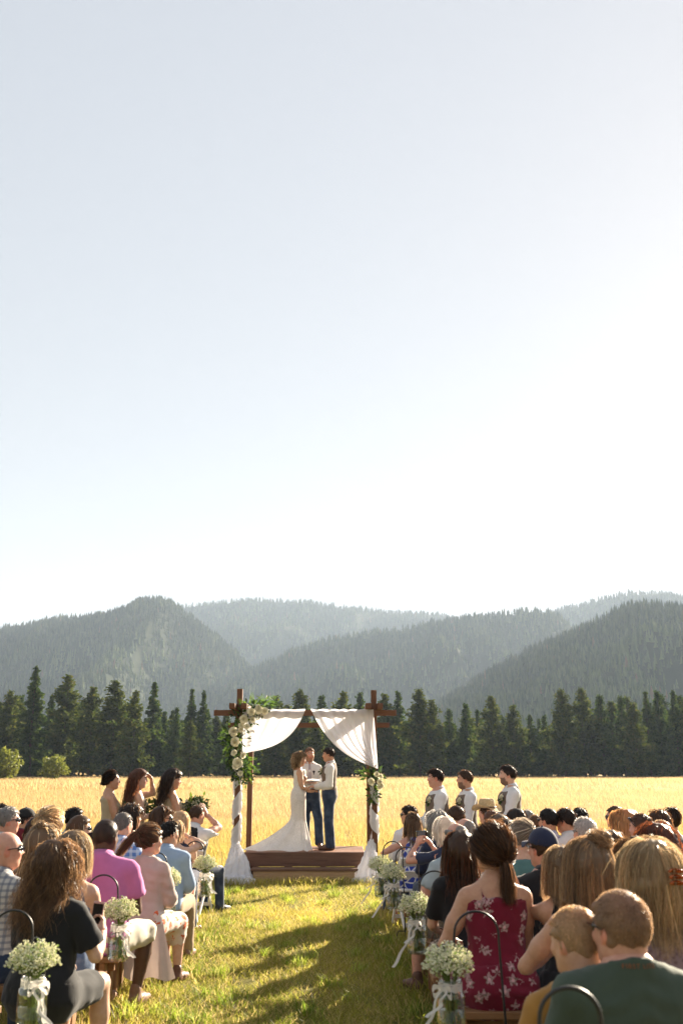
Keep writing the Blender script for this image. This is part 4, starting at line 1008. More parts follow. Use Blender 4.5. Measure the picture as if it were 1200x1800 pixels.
# ---------------------------------------------------------------- a person
blackm = plain('black_plastic', (.012, .012, .014), .25, .5)
lensm = plain('dark_lens', (.01, .01, .012), .08, .6)
shoem = plain('brown_leather', (.11, .05, .028), .45, .4); shoeb = plain('dark_shoe', (.02, .02, .022), .5, .3); shoet = plain('tan_shoe', (.20, .11, .07), .55, .3)
PCOUNT = [0]
def person(label, x, D, ztop=None, pose='sit', yaw=0, look=0, pitch=0, tilt=0, sex='m', w=1.0, s=None, z0=0., lean=4, skin='warm', beard=None, brow=(.06, .035, .022),
           top=None, bottom=None, hair=None, armL='lap', armR='lap', shades=False, cap=None, near=False, feet=None, group='seated guests', shift=0., extra=None, legs=None, neck=0., nd=0., hunch=0.):
    """yaw and look: degrees to the right as seen by the person's own heading (body from +Y, head from +Y)"""
    PCOUNT[0] += 1; seed = PCOUNT[0] * 7; lod = 0 if D < 6.99 else (1 if (D < 9.6 or pose == 'stand') else 2); near = lod == 0
    H0 = 1.332 - nd if pose == 'sit' else 1.737
    if s is None: s = ((ztop - .45) / (.882 - nd) if pose == 'sit' else (ztop - z0) / 1.737) if ztop else 1.0
    seat = .45 / s if pose == 'sit' else 0
    dz = seat - .45 if pose == 'sit' else 0
    pel = np.array([0, 0, .55 + dz]) if pose == 'sit' else np.array([0, 0, .95])
    la = R(lean if pose == 'sit' else lean - 4); E = np.array([[1, 0, 0], [0, math.cos(la), -math.sin(la)], [0, math.sin(la), math.cos(la)]])
    T = lambda a, b, t: pel + E[0] * a + E[1] * b + E[2] * t
    nb = T(0, -.012, .515); hyaw = -R(look - yaw)
    Rh = rotmat(0, 0, hyaw) @ rotmat(R(pitch), R(tilt), 0)
    hc = nb + np.array([0, .016 + .02 * math.sin(la), .157 - nd]) + Rh @ np.array([0, .014, 0]) + np.array([0, neck, -abs(neck) * .3])
    sw = (.170 if sex == 'm' else .152) * w
    sh = {-1: T(-sw, -.012, .428 + hunch), 1: T(sw, -.012, .428 + hunch)}
    l1, l2 = (.285, .255) if sex == 'm' else (.27, .24)
    ra = (.052, .043, .040, .028) if sex == 'm' else (.044, .036, .034, .024)
    ra = tuple(q * (w ** .7) for q in ra)
    arms = {}
    for sd_, spec in ((-1, armL), (1, armR)):
        if spec == 'lap': tgt, hint, hp = (sd_ * .10, .33, .66 + dz), (sd_ * .6, -.5, -.8), 'relax'
        elif spec == 'lapin': tgt, hint, hp = (sd_ * .03, .30, .68 + dz), (sd_ * .9, -.5, -.6), 'relax'
        elif spec == 'side': tgt, hint, hp = (sd_ * (sw + .06), .03, .86), (sd_ * .3, -1, 0), 'relax'
        elif spec == 'clasp': tgt, hint, hp = (sd_ * .045, .25, 1.00), (sd_ * .8, -.7, -.3), 'relax'
        else: tgt, hint, hp = spec[0], spec[1], spec[2]
        el, wr = ik(sh[sd_], tgt, l1, l2, hint); hd = unit(wr - el)
        if not isinstance(spec, str) and len(spec) > 3 and spec[3] is not None: hd = unit(spec[3])
        pn = np.array(spec[4], float) if (not isinstance(spec, str) and len(spec) > 4) else np.array([sd_ * .35, -.1, 1.0])
        arms[sd_] = (sh[sd_], el, wr, hd, pn, hp)
    hipw = .088
    lg = {}
    for sd_ in (-1, 1):
        hp = pel + np.array([sd_ * hipw, 0, -.03])
        if legs and sd_ in legs: kn, an = np.array(legs[sd_][0], float), np.array(legs[sd_][1], float)
        elif pose == 'sit': kn = np.array([sd_ * .12, .46, .52 + dz]); an = np.array([sd_ * .13, .48, .09])
        else: kn = np.array([sd_ * .10, .015, .50]); an = np.array([sd_ * .115, -.02, .09])
        lg[sd_] = (hp, kn, an)
    tab = np.array(TORSO[sex]); tab[6:, 0] += hunch; tab[:, 1] *= w; tab[:, 2] *= w ** .8
    if w > 1.08: tab[2:5, 2] += (w - 1.05) * .22; tab[2:5, 1] += (w - 1.05) * .12
    pts = [pel, hc] + [q for a in arms.values() for q in a[:3]] + [q for l in lg.values() for q in l]
    lo, hi = np.min(pts, 0) - .24, np.max(pts, 0) + .24; lo[2] = max(lo[2], -.02 if pose == 'sit' else -.03)
    # --- body: one skin over torso, limbs, feet; the finer head and hands join it inside neck and wrist
    f = Field(lo, hi, (.020, .028, .034)[lod])
    f.loft(pel, E, tab, .03)
    for sd_ in (-1, 1):
        S, e, wr, hd, pn, hp = arms[sd_]
        f.cone(T(0, -.02, .50 + hunch), T(sd_ * sw * .78, -.015, .440 + hunch), .050 * w ** .5, .043 * w ** .5, .05)
        f.chain([S, (S * .45 + e * .55), e], (ra[0] * 1.08, ra[0] * .95, ra[1]), .035); f.chain([e, e * .65 + wr * .35, wr], (ra[1], ra[2] * 1.08, ra[3]), .015)
        hp_, kn, an = lg[sd_]; tr = (.088 if sex == 'm' else .086) * w ** .8
        f.chain([hp_, kn], (tr, .058 * w ** .5), .04); f.chain([kn, kn * .62 + an * .38, an], (.055 * w ** .4, .056 * w ** .4, .037), .02)
        fw = unit((kn - hp_) * np.array([1, 1, 0]) + np.array([0, .3 if pose == 'sit' else 1, 0])) * np.array([1, 1, 0])
        f.cone(an + np.array([0, -.03, -.05]), an + fw * .15 + np.array([0, 0, -.062]), .034, .026, .025)
    if sex == 'f':
        for sd_ in (-1, 1): f.ell(T(sd_ * .062, .082, .325), (.062, .055, .06), .04)
    f.cone(nb + np.array([0, -.01, -.03]), hc + Rh @ np.array([0, -.028, -.10]), .056 if sex == 'm' else .045, .054 if sex == 'm' else .045, .04)
    V, Q = f.mesh(); tone = np.array(SKIN[skin]); parts = [(V, Q, np.ones((len(V), 3)))]
    hd_ = HEADS[(sex, lod)]; c = hd_['c'].copy(); bc = np.array(lin(brow))
    hs = 1.0
    c[hd_['brow']] = bc / tone * .9; c[hd_['eye']] = np.array([.55, .52, .50]) / tone; c[hd_['iris']] = np.array([.03, .025, .02]) / tone
    HV = hd_['V'].copy()
    if beard is not None:
        bm_ = hd_['beard']; bk = np.array(lin(beard)); c[bm_] = c[bm_] * .25 + .75 * bk / tone; HV[bm_] += unit_rows(HV[bm_] * np.array([1, 1, .6])) * .004
    parts.append((HV * hs @ Rh.T + hc, hd_['Q'], c))
    for sd_ in (-1, 1):
        S, e, wr, hdir, pn, hp = arms[sd_]; hV, hQ = HANDS[(hp, lod)]
        y = hdir; z = unit(pn - y * pn.dot(y)); xx = np.cross(y, z); M = np.stack([xx, y, z], 1)
        P = hV * np.array([sd_, 1, 1]) * (1.0 if sex == 'm' else .9)
        parts.append((P @ M.T + wr, hQ if sd_ > 0 else hQ[:, ::-1], np.ones((len(P), 3))))
    nV = 0; VV, QQ, CC = [], [], []
    for V, Q, c in parts: VV.append(V); QQ.append(Q + nV); CC.append(c * tone); nV += len(V)
    root = build('person', np.concatenate(VV) * s, [np.concatenate(QQ)], skinm, None, np.clip(np.concatenate(CC), 0, 1), True)
    root.location = (x, D, z0); root.rotation_euler = (0, 0, -R(yaw)); tag(root, label, 'person', group)
    def add(name, V, Q, mat, col=None): return build(name, np.asarray(V) * s, [Q], mat, root, col, True)
    hcl = (.0125, .0205, .027)[lod]
    # --- clothing
    def garment(g):
        k, mat = g['kind'], g['mat']; infl = g.get('loose', .012); ff = Field(lo, hi, hcl)
        sl = g.get('sleeve', {'tshirt': .62, 'polo': .62, 'shirt': 2.0, 'vest': 0, 'tank': 0, 'strap': 0, 'sweater': 2.0, 'gown': 0}[k])
        t1 = g.get('neck', {'vest': .50, 'tank': .475, 'strap': .40, 'gown': .40}.get(k, .525)) + hunch; t0 = g.get('hem', -.07)
        tb = tab.copy()
        if g.get('box', 0): tb[3:5, 1] += g['box']
        ff.loft(pel, E, tb, .03, infl)
        if t1 > .41:
            for sd_ in (-1, 1): ff.cone(T(0, -.02, .50 + hunch), T(sd_ * sw * (.80 if k not in ('tank', 'vest') else .50), -.015, .440 + hunch), .050 * w ** .5 + infl * .7, .043 * w ** .5 + infl * .6, .05)
        if sex == 'f':
            for sd_ in (-1, 1): ff.ell(T(sd_ * .062, .082, .325), np.array((.062, .055, .06)) + infl * .7, .04)
        ff.cut(T(0, 0, t0), -E[2])
        nn = unit(E[2] + E[1] * g.get('vneck', .32)); ff.cut(T(0, -.02, t1), nn)
        if k in ('tank', 'vest'):
            X, Y, Z = ff.ax[0][:, None, None] - pel[0], ff.ax[1][None, :, None] - pel[1], ff.ax[2][None, None, :] - pel[2]
            tq = X * E[2][0] + Y * E[2][1] + Z * E[2][2]; ff.d = np.maximum(ff.d, np.abs(X) - sw * (.86 if k == 'vest' else .84) - 1.6 * np.clip(.355 - tq, 0, 1) + .25 * np.clip(tq - .40, 0, 1)).astype(np.float32)
        if sl > 0:
            f2 = Field(lo, hi, hcl)
            for sd_ in (-1, 1):
                S, e, wr, *_ = arms[sd_]; q = min(sl, 1); em = S + (e - S) * q
                li = g.get('sloose', infl + (.012 if sl < 1 else .006))
                f2.chain([T(sd_ * sw * .6, -.014, .455 + hunch), S, em], (ra[0] + infl * .2, ra[0] * 1.02 + infl * .55, ra[0] + (ra[1] - ra[0]) * q + li * 1.25), .02)
                if sl > 1:
                    wm = e + (wr - e) * min(sl - 1, .98); f2.chain([em, e + (wm - e) * .5, wm], (ra[1] + li, ra[2] + li * 1.1, ra[3] + li * .8 + .003), .02)
            hh = np.maximum(.02 - np.abs(ff.d - f2.d), 0) / .02; ff.d = np.minimum(ff.d, f2.d) - hh * hh * .005
            if sl < 1:
                for sd_ in (-1, 1):
                    S, e, *_ = arms[sd_]; em = S + (e - S) * sl; X, Y, Z = ff.ax[0][:, None, None], ff.ax[1][None, :, None], ff.ax[2][None, None, :]; u = unit(e - S)
                    pl = (X - em[0]) * u[0] + (Y - em[1]) * u[1] + (Z - em[2]) * u[2]
                    nearArm = np.sqrt((X - em[0]) ** 2 + (Y - em[1]) ** 2 + (Z - em[2]) ** 2) < .085 * w
                    ff.d = np.where(nearArm, np.maximum(ff.d, pl), ff.d).astype(np.float32)
        ff.cut(T(0, -.02, t1), nn) if t1 > .5 else None
        if k in ('strap', 'gown') and g.get('straps', 1):
            for sd_ in (-1, 1): ff.chain([T(sd_ * .080, -.122, .385), T(sd_ * .088, -.082, .462), T(sd_ * .092, -.012, .518), T(sd_ * .092, .052, .478), T(sd_ * .080, .108, .385)], (.0095,) * 5, .004)
        V, Q = ff.mesh()
        if not len(Q): return
        V = folds(relax(V, Q, 1, .4), Q, g.get('fold', .0075), seed + 1)
        o = add(g.get('name', k), V, Q, mat)
        if g.get('collar') is not None:
            mm = MB(); a = np.linspace(.30, 2 * np.pi - .30, 26); rr = .064 if sex == 'm' else .053
            def loop(k_, z_): return np.array([T(np.sin(b_) * rr * k_, -.016 + np.cos(b_) * rr * k_ * 1.02, z_ - .030 * (1 + np.cos(b_)) * .5) for b_ in a])
            mm.add(np.concatenate([loop(1.05, .535), loop(1.02, .565), loop(1.06, .572), loop(1.28, .540), loop(1.36, .520)]), grid_faces(5, len(a)))
            mm.build('collar', g['collar'], o, True, xf=lambda V: V * s)
        return o
    for g in ([top] if isinstance(top, dict) else (top or [])): garment(g)
    for g in ([bottom] if isinstance(bottom, dict) else (bottom or [])):
        k, mat = g['kind'], g['mat']; infl = g.get('loose', .016); ff = Field(lo, hi, hcl * 1.3)
        if k == 'skirt' and pose == 'stand':
            tb = g['tab']; ff.loft((0, 0, 0), np.eye(3), tb, .02, 0, lambda a, t: (.010 * np.sin(a * 13 + seed) + .006 * np.sin(a * 23 + 1)) * np.clip((tb[-1][0] - t) * 1.4, 0, 1))
            V, Q = ff.mesh(); V = relax(V, Q, 1, .3)
        elif k == 'skirt':
            tb = tab.copy(); ff.loft(pel, E, tb[tb[:, 0] < .16], .03, infl)
            for sd_ in (-1, 1):
                hp_, kn, an = lg[sd_]; e_ = kn + (an - kn) * g.get('drop', .25)
                ff.chain([hp_, kn], (.10 * w, .085), .06); ff.chain([kn, e_], (.082, .07), .05)
            ff.cone((lg[-1][0] + lg[1][0]) / 2, (lg[-1][1] + lg[1][1]) / 2, .09, .075, .06); ff.cut(T(0, 0, .10), E[2]); V, Q = ff.mesh(); V = folds(relax(V, Q, 1, .4), Q, .008, seed + 2)
        else:
            tb = tab.copy(); tb = tb[tb[:, 0] < .13]; ff.loft(pel, E, tb, .02, infl)
            for sd_ in (-1, 1):
                hp_, kn, an = lg[sd_]; tr = (.088 if sex == 'm' else .086) * w ** .8
                if k == 'shorts':
                    ff.chain([hp_, hp_ + (kn - hp_) * g.get('len', .85)], (tr + infl, .070 * w ** .5 + infl * 1.6), .04)
                else:
                    ff.chain([hp_, kn], (tr + infl * .8, .060 * w ** .5 + infl), .04); ff.chain([kn, an + np.array([0, 0, -.045])], (.060 * w ** .5 + infl, g.get('cuff', .056) + infl * .4), .02)
            ff.cut(T(0, 0, g.get('waist', .09)), E[2]); 
            if pose == 'stand' or k != 'shorts': ff.cut((0, 0, .035), (0, 0, -1))
            if k == 'shorts':
                for sd_ in (-1, 1):
                    hp_, kn, an = lg[sd_]; q_ = hp_ + (kn - hp_) * g.get('len', .85); ff.cut(q_ + unit(kn - hp_) * .03, kn - hp_) if pose == 'sit' else ff.cut(q_, kn - hp_)
            V, Q = ff.mesh(); V = folds(relax(V, Q, 1, .4), Q, g.get('fold', .006), seed + 2, .8)
        if len(Q): add(g.get('name', k), V, Q, mat)
    if feet:
        for sd_ in (-1, 1):
            hp_, kn, an = lg[sd_]; fw = unit((kn - hp_) * np.array([1, 1, 0]) + np.array([0, .3 if pose == 'sit' else 1, 0]))
            f3 = Field(an - .24, an + .26, .015); f3.lo[2] = f3.lo[2]
            f3.chain([an + np.array([0, -.045, -.045]), an + fw * .08 + np.array([0, 0, -.048]), an + fw * .19 + np.array([0, 0, -.058])], (.040, .040, .030), .03); f3.cone(an + np.array([0, -.01, -.04]), an + np.array([0, -.012, .03]), .043, .043, .03); f3.cut((0, 0, .0), (0, 0, -1))
            V, Q = f3.mesh(); add('shoe', V, Q, feet)
    # --- hair
    if hair is not None:
        C0, C1 = sh[-1], sh[1]; tA = tab
        def body(P):
            best = np.full(len(P), 9.); G = np.zeros((len(P), 3))
            for a, b, rr in ((C0, C1, .062 * w ** .5), (nb + np.array([0, 0, -.05]), hc + Rh @ np.array([0, -.02, -.09]), .056), (T(-.07, 0, .36), T(.07, 0, .36), .115 * w ** .6), (T(-.05, 0, .18), T(.05, 0, .18), .110 * w ** .6), (C0, arms[-1][1], .055), (C1, arms[1][1], .055)):
                v = b - a; t = np.clip(((P - a) @ v) / (v @ v + 1e-9), 0, 1); q = P - a - t[:, None] * v; l = np.linalg.norm(q, axis=1); d = l - rr - .012
                mk = d < best; best = np.where(mk, d, best); G = np.where(mk[:, None], q / (l[:, None] + 1e-9), G)
            return best, G
        hm = hair_mesh(hair[0], hair[1], hc, Rh, body if hair[0] in ('long', 'halfup', 'pony', 'bob', 'curly') else None, seed, lod, hair[2] if len(hair) > 2 else {})
        if hm.V: hm.build('hair', hairm, root, True, xf=lambda V: V * s)
        if hair[0] == 'halfup':
            o2 = dict(tie=hair[2].get('tie', (0, -.085, .07)), bunr=hair[2].get('bunr', (.035, .03, .03)), n=900, wild=.5); o2.update({k: v for k, v in hair[2].items() if k in ('c2', 'vary', 'mix')})
            h2 = hair_mesh('bun', hair[1], hc, Rh, None, seed + 3, lod, dict(o2, hairline=.03)); h2.build('hair_bun', hairm, root, True, xf=lambda V: V * s)
    HX = lambda P: (np.asarray(P, float) @ Rh.T + hc) * s
    if shades:
        mm = MB()
        up = .072 if shades == 'up' else 0
        if shades == 'up':
            for sd_ in (-1, 1):
                mm.tube(HX([(sd_ * .082, -.01, .0), (sd_ * .088, .03, .03), (sd_ * .07, .07, .065)]), .004 * s, 6); mm.tube(HX([(sd_ * .066, .072, .07), (sd_ * .03, .092, .078), (sd_ * .006, .096, .074)]), .013 * s, 7, flat=.4)
        else:
            for sd_ in (-1, 1):
                mm.tube(HX([(sd_ * .080, -.018, -.004), (sd_ * .082, .03, .004), (sd_ * .072, .082, .006)]), .0036 * s, 6)
                a = np.linspace(0, 6.283, 14, endpoint=False)
                U = np.stack([sd_ * .036 + .029 * np.cos(a), .108 - .9 * (np.abs(sd_ * .036 + .029 * np.cos(a)) - .01).clip(0) ** 1.3 * 2.4, -.003 + .021 * np.sin(a)], 1)
                cpt = np.array([[sd_ * .036, .106, -.003]]); k = np.arange(14)
                mm.add(HX(np.concatenate([U, cpt + [[0, .004, 0]]])), np.stack([k, (k + 1) % 14, np.full(14, 14)], 1)); mm.tube(HX(np.concatenate([U, U[:1]])), .0028 * s, 5, cap=False)
            mm.tube(HX([(-.010, .108, .006), (.010, .108, .006)]), .003 * s, 5)
        mm.build('sunglasses', lensm, root, True)
    if cap is not None:
        kind_, cm = cap[0], cap[1]; ff = Field((-.2, -.22, -.08), (.2, .26, .24), .009)
        if kind_ == 'cap':
            ff.ell((0, -.006, .018), (.090, .114, .112), 0); ff.cut((0, -.02, .015), (0, .10, -1)); V, Q = ff.mesh(); o = add('cap', (relax(V, Q, 1, .3)) @ Rh.T + hc, Q, cm)
            mm = MB(); u, v = np.meshgrid(np.linspace(-1, 1, 13), np.linspace(0, 1, 6), indexing='ij')
            for dz_ in (0, .005): mm.add(HX(np.stack([u * .078 * (1 - .25 * v ** 2), .085 + v * .085 * np.sqrt(np.clip(1 - .55 * u ** 2, 0, 1)) + .02 * (1 - u ** 2), .036 - .035 * u ** 2 - .012 * v + dz_], -1).reshape(-1, 3)), grid_faces(13, 6))
            mm.build('cap_brim', cap[2] if len(cap) > 2 else cm, o, True)
            mm = MB(); mm.lathe([(0, .012), (.006, .010), (.009, 0)], (0, 0, 0), 8); mm.build('cap_button', cm, o, True, xf=lambda V: HX(V + np.array([0, -.006, .128])))
        else:                                            # straw cowboy hat
            mm = MB(); a = np.linspace(0, 6.283, 40, endpoint=False); prof = [(.175, .0), (.150, -.004), (.12, .004), (.102, .012), (.096, .05), (.090, .09), (.078, .118), (.05, .124), (.0, .108)]
            VV = []
            for rr, zz in prof:
                br = 1 if rr > .11 else 0
                VV.append(np.stack([np.cos(a) * rr * .92, np.sin(a) * rr * 1.15 - .005, zz + .045 + br * (.058 * np.abs(np.cos(a)) ** 2.2 * ((rr - .10) / .075) - .03 * np.abs(np.sin(a)) ** 3 * ((rr - .10) / .075)) - (.022 * np.exp(-(np.cos(a) / .35) ** 2) if zz > .1 else 0)], 1))
            mm.add(HX(np.concatenate(VV)), grid_faces(len(prof), 40, True)); o = mm.build('straw_hat', cm, root, True)
            mm = MB(); mm.tube(HX(np.stack([np.cos(a) * .101 * .92, np.sin(a) * .101 * 1.15 - .005, 0 * a + .066], 1)), .009 * s, 6, cap=False); mm.build('hat_band', shoem, o, True)
    if extra: extra(root, dict(T=T, hc=hc, Rh=Rh, arms=arms, s=s, HX=HX, E=E, pel=pel, lg=lg))
    W = lambda P: np.array(root.location) + (rotmat(0, 0, -R(yaw)) @ (np.asarray(P, float) * s))
    root['_'] = 0; del root['_']
    return root, dict(W=W, arms=arms, s=s, T=T, hc=hc)
# ================================================================ the cast
white = cloth('white_shirt', (.78, .77, .76), trans=.2); offwhite = cloth('offwhite', (.70, .66, .60), trans=.2)
black = cloth('black_tee', (.012, .012, .014), trans=0); navy = cloth('navy', (.022, .03, .065), trans=.05)
pink = cloth('pink', (.60, .18, .42), trans=.15); green = cloth('green_tee', (.055, .075, .055), trans=.08)
denim = cloth('jeans', (.022, .036, .070), pattern='denim', c2=(.075, .105, .16), trans=0)
khaki = cloth('khaki', (.36, .26, .15), trans=.05); cream = cloth('cream_shorts', (.70, .63, .50), trans=.1)
ltblue = cloth('light_blue', (.33, .45, .62), trans=.15); greyblue = cloth('grey_blue', (.36, .42, .44), trans=.15)
blueplaid = cloth('blue_plaid', (.10, .20, .50), pattern='plaid', c2=(.55, .62, .75)); greyplaid = cloth('grey_plaid', (.55, .53, .50), pattern='plaid', c2=(.10, .12, .18), scale=1.6)
beige = cloth('beige_knit', (.58, .46, .40), trans=.15); mustard = cloth('mustard', (.38, .19, .045), trans=.15)
maroonf = cloth('maroon_floral', (.16, .012, .022), pattern='floral', c2=(.70, .62, .25), c3=(.2, .4, .2), scale=1.1)
burgundy = cloth('burgundy_floral', (.175, .010, .028), pattern='floral', c2=(.50, .30, .31), c3=(.20, .15, .12), scale=1.35, trans=.12)
navyfl = cloth('navy_floral', (.030, .040, .12), pattern='floral', c2=(.62, .16, .24), c3=(.70, .45, .45), scale=1.2)
blueprint = cloth('blue_print', (.045, .08, .42), pattern='print', c2=(.75, .75, .78)); orangefl = cloth('orange_floral', (.72, .62, .54), pattern='floral', c2=(.62, .14, .05), scale=1.3)
knit = cloth('mauve_knit', (.17, .12, .15), pattern='knit', c2=(.26, .20, .24)); denimtop = cloth('denim_top', (.10, .15, .25), pattern='denim', c2=(.5, .55, .6))
tweed = cloth('taupe_vest', (.155, .115, .088), trans=0); champagne = cloth('champagne', (.50, .405, .265), trans=.25); camo = cloth('camo', (.12, .10, .07), pattern='floral', c2=(.22, .19, .13), c3=(.05, .05, .03), scale=1.0)
turq = cloth('turquoise', (.04, .33, .48)); red = cloth('red_top', (.55, .03, .02)); lav = cloth('lavender', (.42, .40, .52), pattern='plaid', c2=(.7, .68, .75)); teal = cloth('teal', (.10, .22, .22))
straw = cloth('straw', (.62, .47, .27), pattern='knit', c2=(.48, .35, .18), trans=.1); charcoal = cloth('charcoal_cap', (.016, .016, .016), trans=0); olive = cloth('olive_brim', (.11, .10, .06), trans=0)
BR, DK, BK, BL, LB, GR, WH, AU, ML = (.075, .040, .022), (.030, .017, .012), (.012, .009, .008), (.42, .32, .20), (.205, .142, .088), (.24, .235, .23), (.60, .57, .52), (.12, .040, .018), (.13, .075, .042)
J_ = dict(kind='trousers', mat=denim, name='jeans'); J2 = dict(kind='trousers', mat=khaki)
def tee(m, **k): return dict(kind='tshirt', mat=m, name='t_shirt', **k)
def polo(m, **k): return dict(kind='polo', mat=m, collar=m, name='shirt', **k)
def shirt(m, **k): return dict(kind='shirt', mat=m, collar=m, **k)
def tank(m, **k): return dict(kind='tank', mat=m, name='tank_top', **k)
def guest(label, px, py, D, **k):
    X, _, Z = at(px, py, D); hair = k.get('hair')
    add = 0 if hair is None else {'buzz': .006, 'short': .018, 'bald': .0}.get(hair[0], .022)
    if k.get('cap'): add = .035
    return person(label, X, D, Z - add, **k)
H = lambda st, c, **o: (st, c, o)
SH = lambda c, **o: ('short', c, o)
# ---- left block
def hold_phone(root, q):
    PH['l1'] = (root, q)
PH = {}
guest('woman with windblown curly brown hair in a black t shirt filming with a phone', 93, 1480, 6.1, sex='f', w=1.12, yaw=14, look=32, pitch=-6, near=True, skin='fair',
      top=tee(black, loose=.02, hem=-.12, sleeve=.8), bottom=dict(kind='shorts', mat=cloth('black_shorts', (.014, .014, .016), trans=0), loose=.016, len=.75),
      hair=H('curly', ML, L=.40, curl=.022, vol=.020, n=4600, freq=32, c2=(.26, .16, .085), mix=.35, drift=(-.40, -.12, 0)),
      armR=((.20, .30, .83), (.5, -.5, -1), 'grip', (-.1, .25, 1), (.9, .2, .1)), extra=hold_phone)
guest('bald man in sunglasses and grey plaid shirt at the left photo edge', 3, 1461, 7.0, yaw=20, look=58, skin='red', shades=True, near=True, top=polo(greyplaid), bottom=J_)
guest('grey haired man in sunglasses at the left edge behind the bald man', 9, 1416, 10.2, yaw=20, look=62, skin='red', shades=True, hair=SH(GR, len=.022), top=polo(offwhite), bottom=J_)
guest('man in a black cap and maroon flowered shirt on the left side', 42, 1417, 12.0, yaw=20, look=60, skin='warm', shades=True, cap=('cap', charcoal, olive), hair=('buzz', DK), top=polo(maroonf), bottom=J_, armL=((-.16, .25, 1.18), (-1, .3, -.6), 'relax'))
guest('dark haired guest cut off by the left edge, farthest back there', -2, 1411, 13.0, yaw=20, look=40, hair=SH(BK), top=polo(navy), bottom=J_)
guest('woman with long dark brown hair in a denim jacket behind the blonde curls', 62, 1434, 10.5, sex='f', yaw=15, look=25, hair=H('long', DK, L=.36), top=dict(kind='sweater', mat=denimtop), bottom=J_)
guest('woman with bright blonde pinned up curls in the left crowd', 86, 1424, 9.3, sex='f', yaw=12, look=20, skin='fair', near=True, hair=H('updo', BL, tie=(.0, -.085, .055), bunr=(.06, .05, .05), wild=1.2, n=2200, w=.003, vol=.02, c2=(.55, .42, .25)), top=tank(navy), bottom=dict(kind='skirt', mat=navy))
guest('light brown haired woman with a small topknot and pink straps', 72, 1450, 7.6, sex='f', yaw=10, look=18, skin='fair', near=True, hair=H('halfup', LB, L=.40, curl=.010, vol=.016, tie=(.015, -.06, .125), bunr=(.036, .034, .03), c2=BL, mix=.4, drift=(-.15, 0, 0)), top=dict(kind='strap', mat=cloth('hot_pink', (.5, .06, .14))), bottom=dict(kind='skirt', mat=navy))
guest('blonde woman in a sleeveless denim top behind the woman filming', 127, 1463, 6.95, sex='f', yaw=2, look=20, skin='fair', near=True, hair=H('bob', LB, L=.24, c2=BL, mix=.55, vol=.012), top=tank(denimtop), bottom=dict(kind='skirt', mat=denimtop), legs={-1: ((-.30, .40, .50), (-.30, .36, .09)), 1: ((-.08, .46, .50), (-.06, .44, .09))})
guest('man with flat cropped black hair at the back of the left crowd', 127, 1417, 11.6, yaw=15, look=48, skin='warm', shades=True, hair=SH(BK, len=.02, lift=.9, hairline=.062), top=polo(greyplaid), bottom=J_)
guest('woman with straight light brown hair and big dark sunglasses looking right', 136, 1432, 10.0, sex='f', yaw=20, look=62, skin='fair', shades=True, near=True, hair=H('bob', ML, L=.30, c2=LB, mix=.5, back=.01), top=tank(offwhite), bottom=J_)
guest('child with dark hair in a turquoise top beside the man in pink', 160, 1449, 9.6, yaw=15, look=40, s=.86, skin='tan', hair=SH(DK), top=tee(turq), bottom=J_)
guest('man with a shaved head in a pink polo shirt on the bench end', 184, 1440, 8.0, yaw=3, look=14, w=1.12, nd=.015, skin='dark', near=True, top=polo(pink, loose=.022, hem=-.13, sleeve=.66, fold=.006), bottom=dict(kind='shorts', mat=cream, loose=.014, len=.95, fold=.009), hair=('buzz', (.055, .03, .022), dict(len=.002, n=500)),
      legs={-1: ((-.02, .46, .50), (-.04, .40, .09)), 1: ((.25, .38, .50), (.20, .34, .09))}, armR=((.12, .34, .68), (.5, -.6, -.8), 'relax'), feet=shoet)
guest('grey haired man in a blue plaid shirt beyond the man in pink', 213, 1426, 10.6, yaw=15, look=32, skin='red', near=True, hair=SH((.17, .16, .155), len=.014), top=polo(blueplaid), bottom=J2, armR=((.16, .28, .80), (.8, -.2, -.7), 'relax'))
guest('woman with short dark curls looking right past the grey haired man', 227, 1416, 12.0, sex='f', yaw=25, look=62, skin='tan', hair=H('curly', DK, L=.10, curl=.018, vol=.03, c2=ML, mix=.4), top=tank(offwhite), bottom=J_)
def cardi_panel(root, q):
    m = MB(); s = q['s']; u, v = np.meshgrid(np.linspace(-1, 1, 26), np.linspace(0, 1, 16), indexing='ij')
    th = u * 1.25; rad = .175 + .05 * v + .014 * np.sin(u * 11 + v * 2) * v
    P = np.stack([np.sin(th) * rad * 1.1 + .10 * v, -np.cos(th) * rad * (.85 + .2 * v) - .0, .62 - .48 * v + .02 * np.sin(u * 6)], -1).reshape(-1, 3)
    m.add(P, grid_faces(26, 16)); m.build('cardigan_tail', beige, root, True, xf=lambda V: V * s)
guest('woman with a brown ponytail in a long pale beige cardigan', 261, 1449, 8.9, sex='f', yaw=12, look=48, skin='fair', near=True, hair=H('pony', ML, L=.30, tie=(0, -.115, .055), tail=.032, n=3000, c2=LB, mix=.3, vol=.008, drift=(-.35, -.2, 0)), top=dict(kind='sweater', mat=beige, loose=.022, hem=-.13, sloose=.03), bottom=dict(kind='skirt', mat=orangefl, drop=.35), extra=cardi_panel, feet=plain('tan_boot', (.13, .06, .04), .5, .3),
      legs={-1: ((.0, .46, .50), (.05, .44, .09)), 1: ((.15, .44, .50), (.17, .42, .09))}, armR=((.10, .32, .70), (.5, -.6, -.8), 'relax'))
guest('woman with wavy brown hair and sunglasses turned towards the arch', 281, 1417, 11.7, sex='f', yaw=30, look=72, skin='tan', shades=True, near=True, hair=H('long', BR, L=.26, back=.0, curl=.012, vol=.016, c2=ML), top=tank(offwhite), bottom=J_)
guest('man with short black hair in a light blue shirt and khaki trousers', 294, 1441, 10.0, yaw=8, look=46, w=1.08, skin='tan', near=True, hair=SH(BK, len=.026), top=shirt(ltblue, loose=.018), bottom=J2, feet=shoet, armR=((.12, .36, .68), (.5, -.5, -.8), 'relax'))
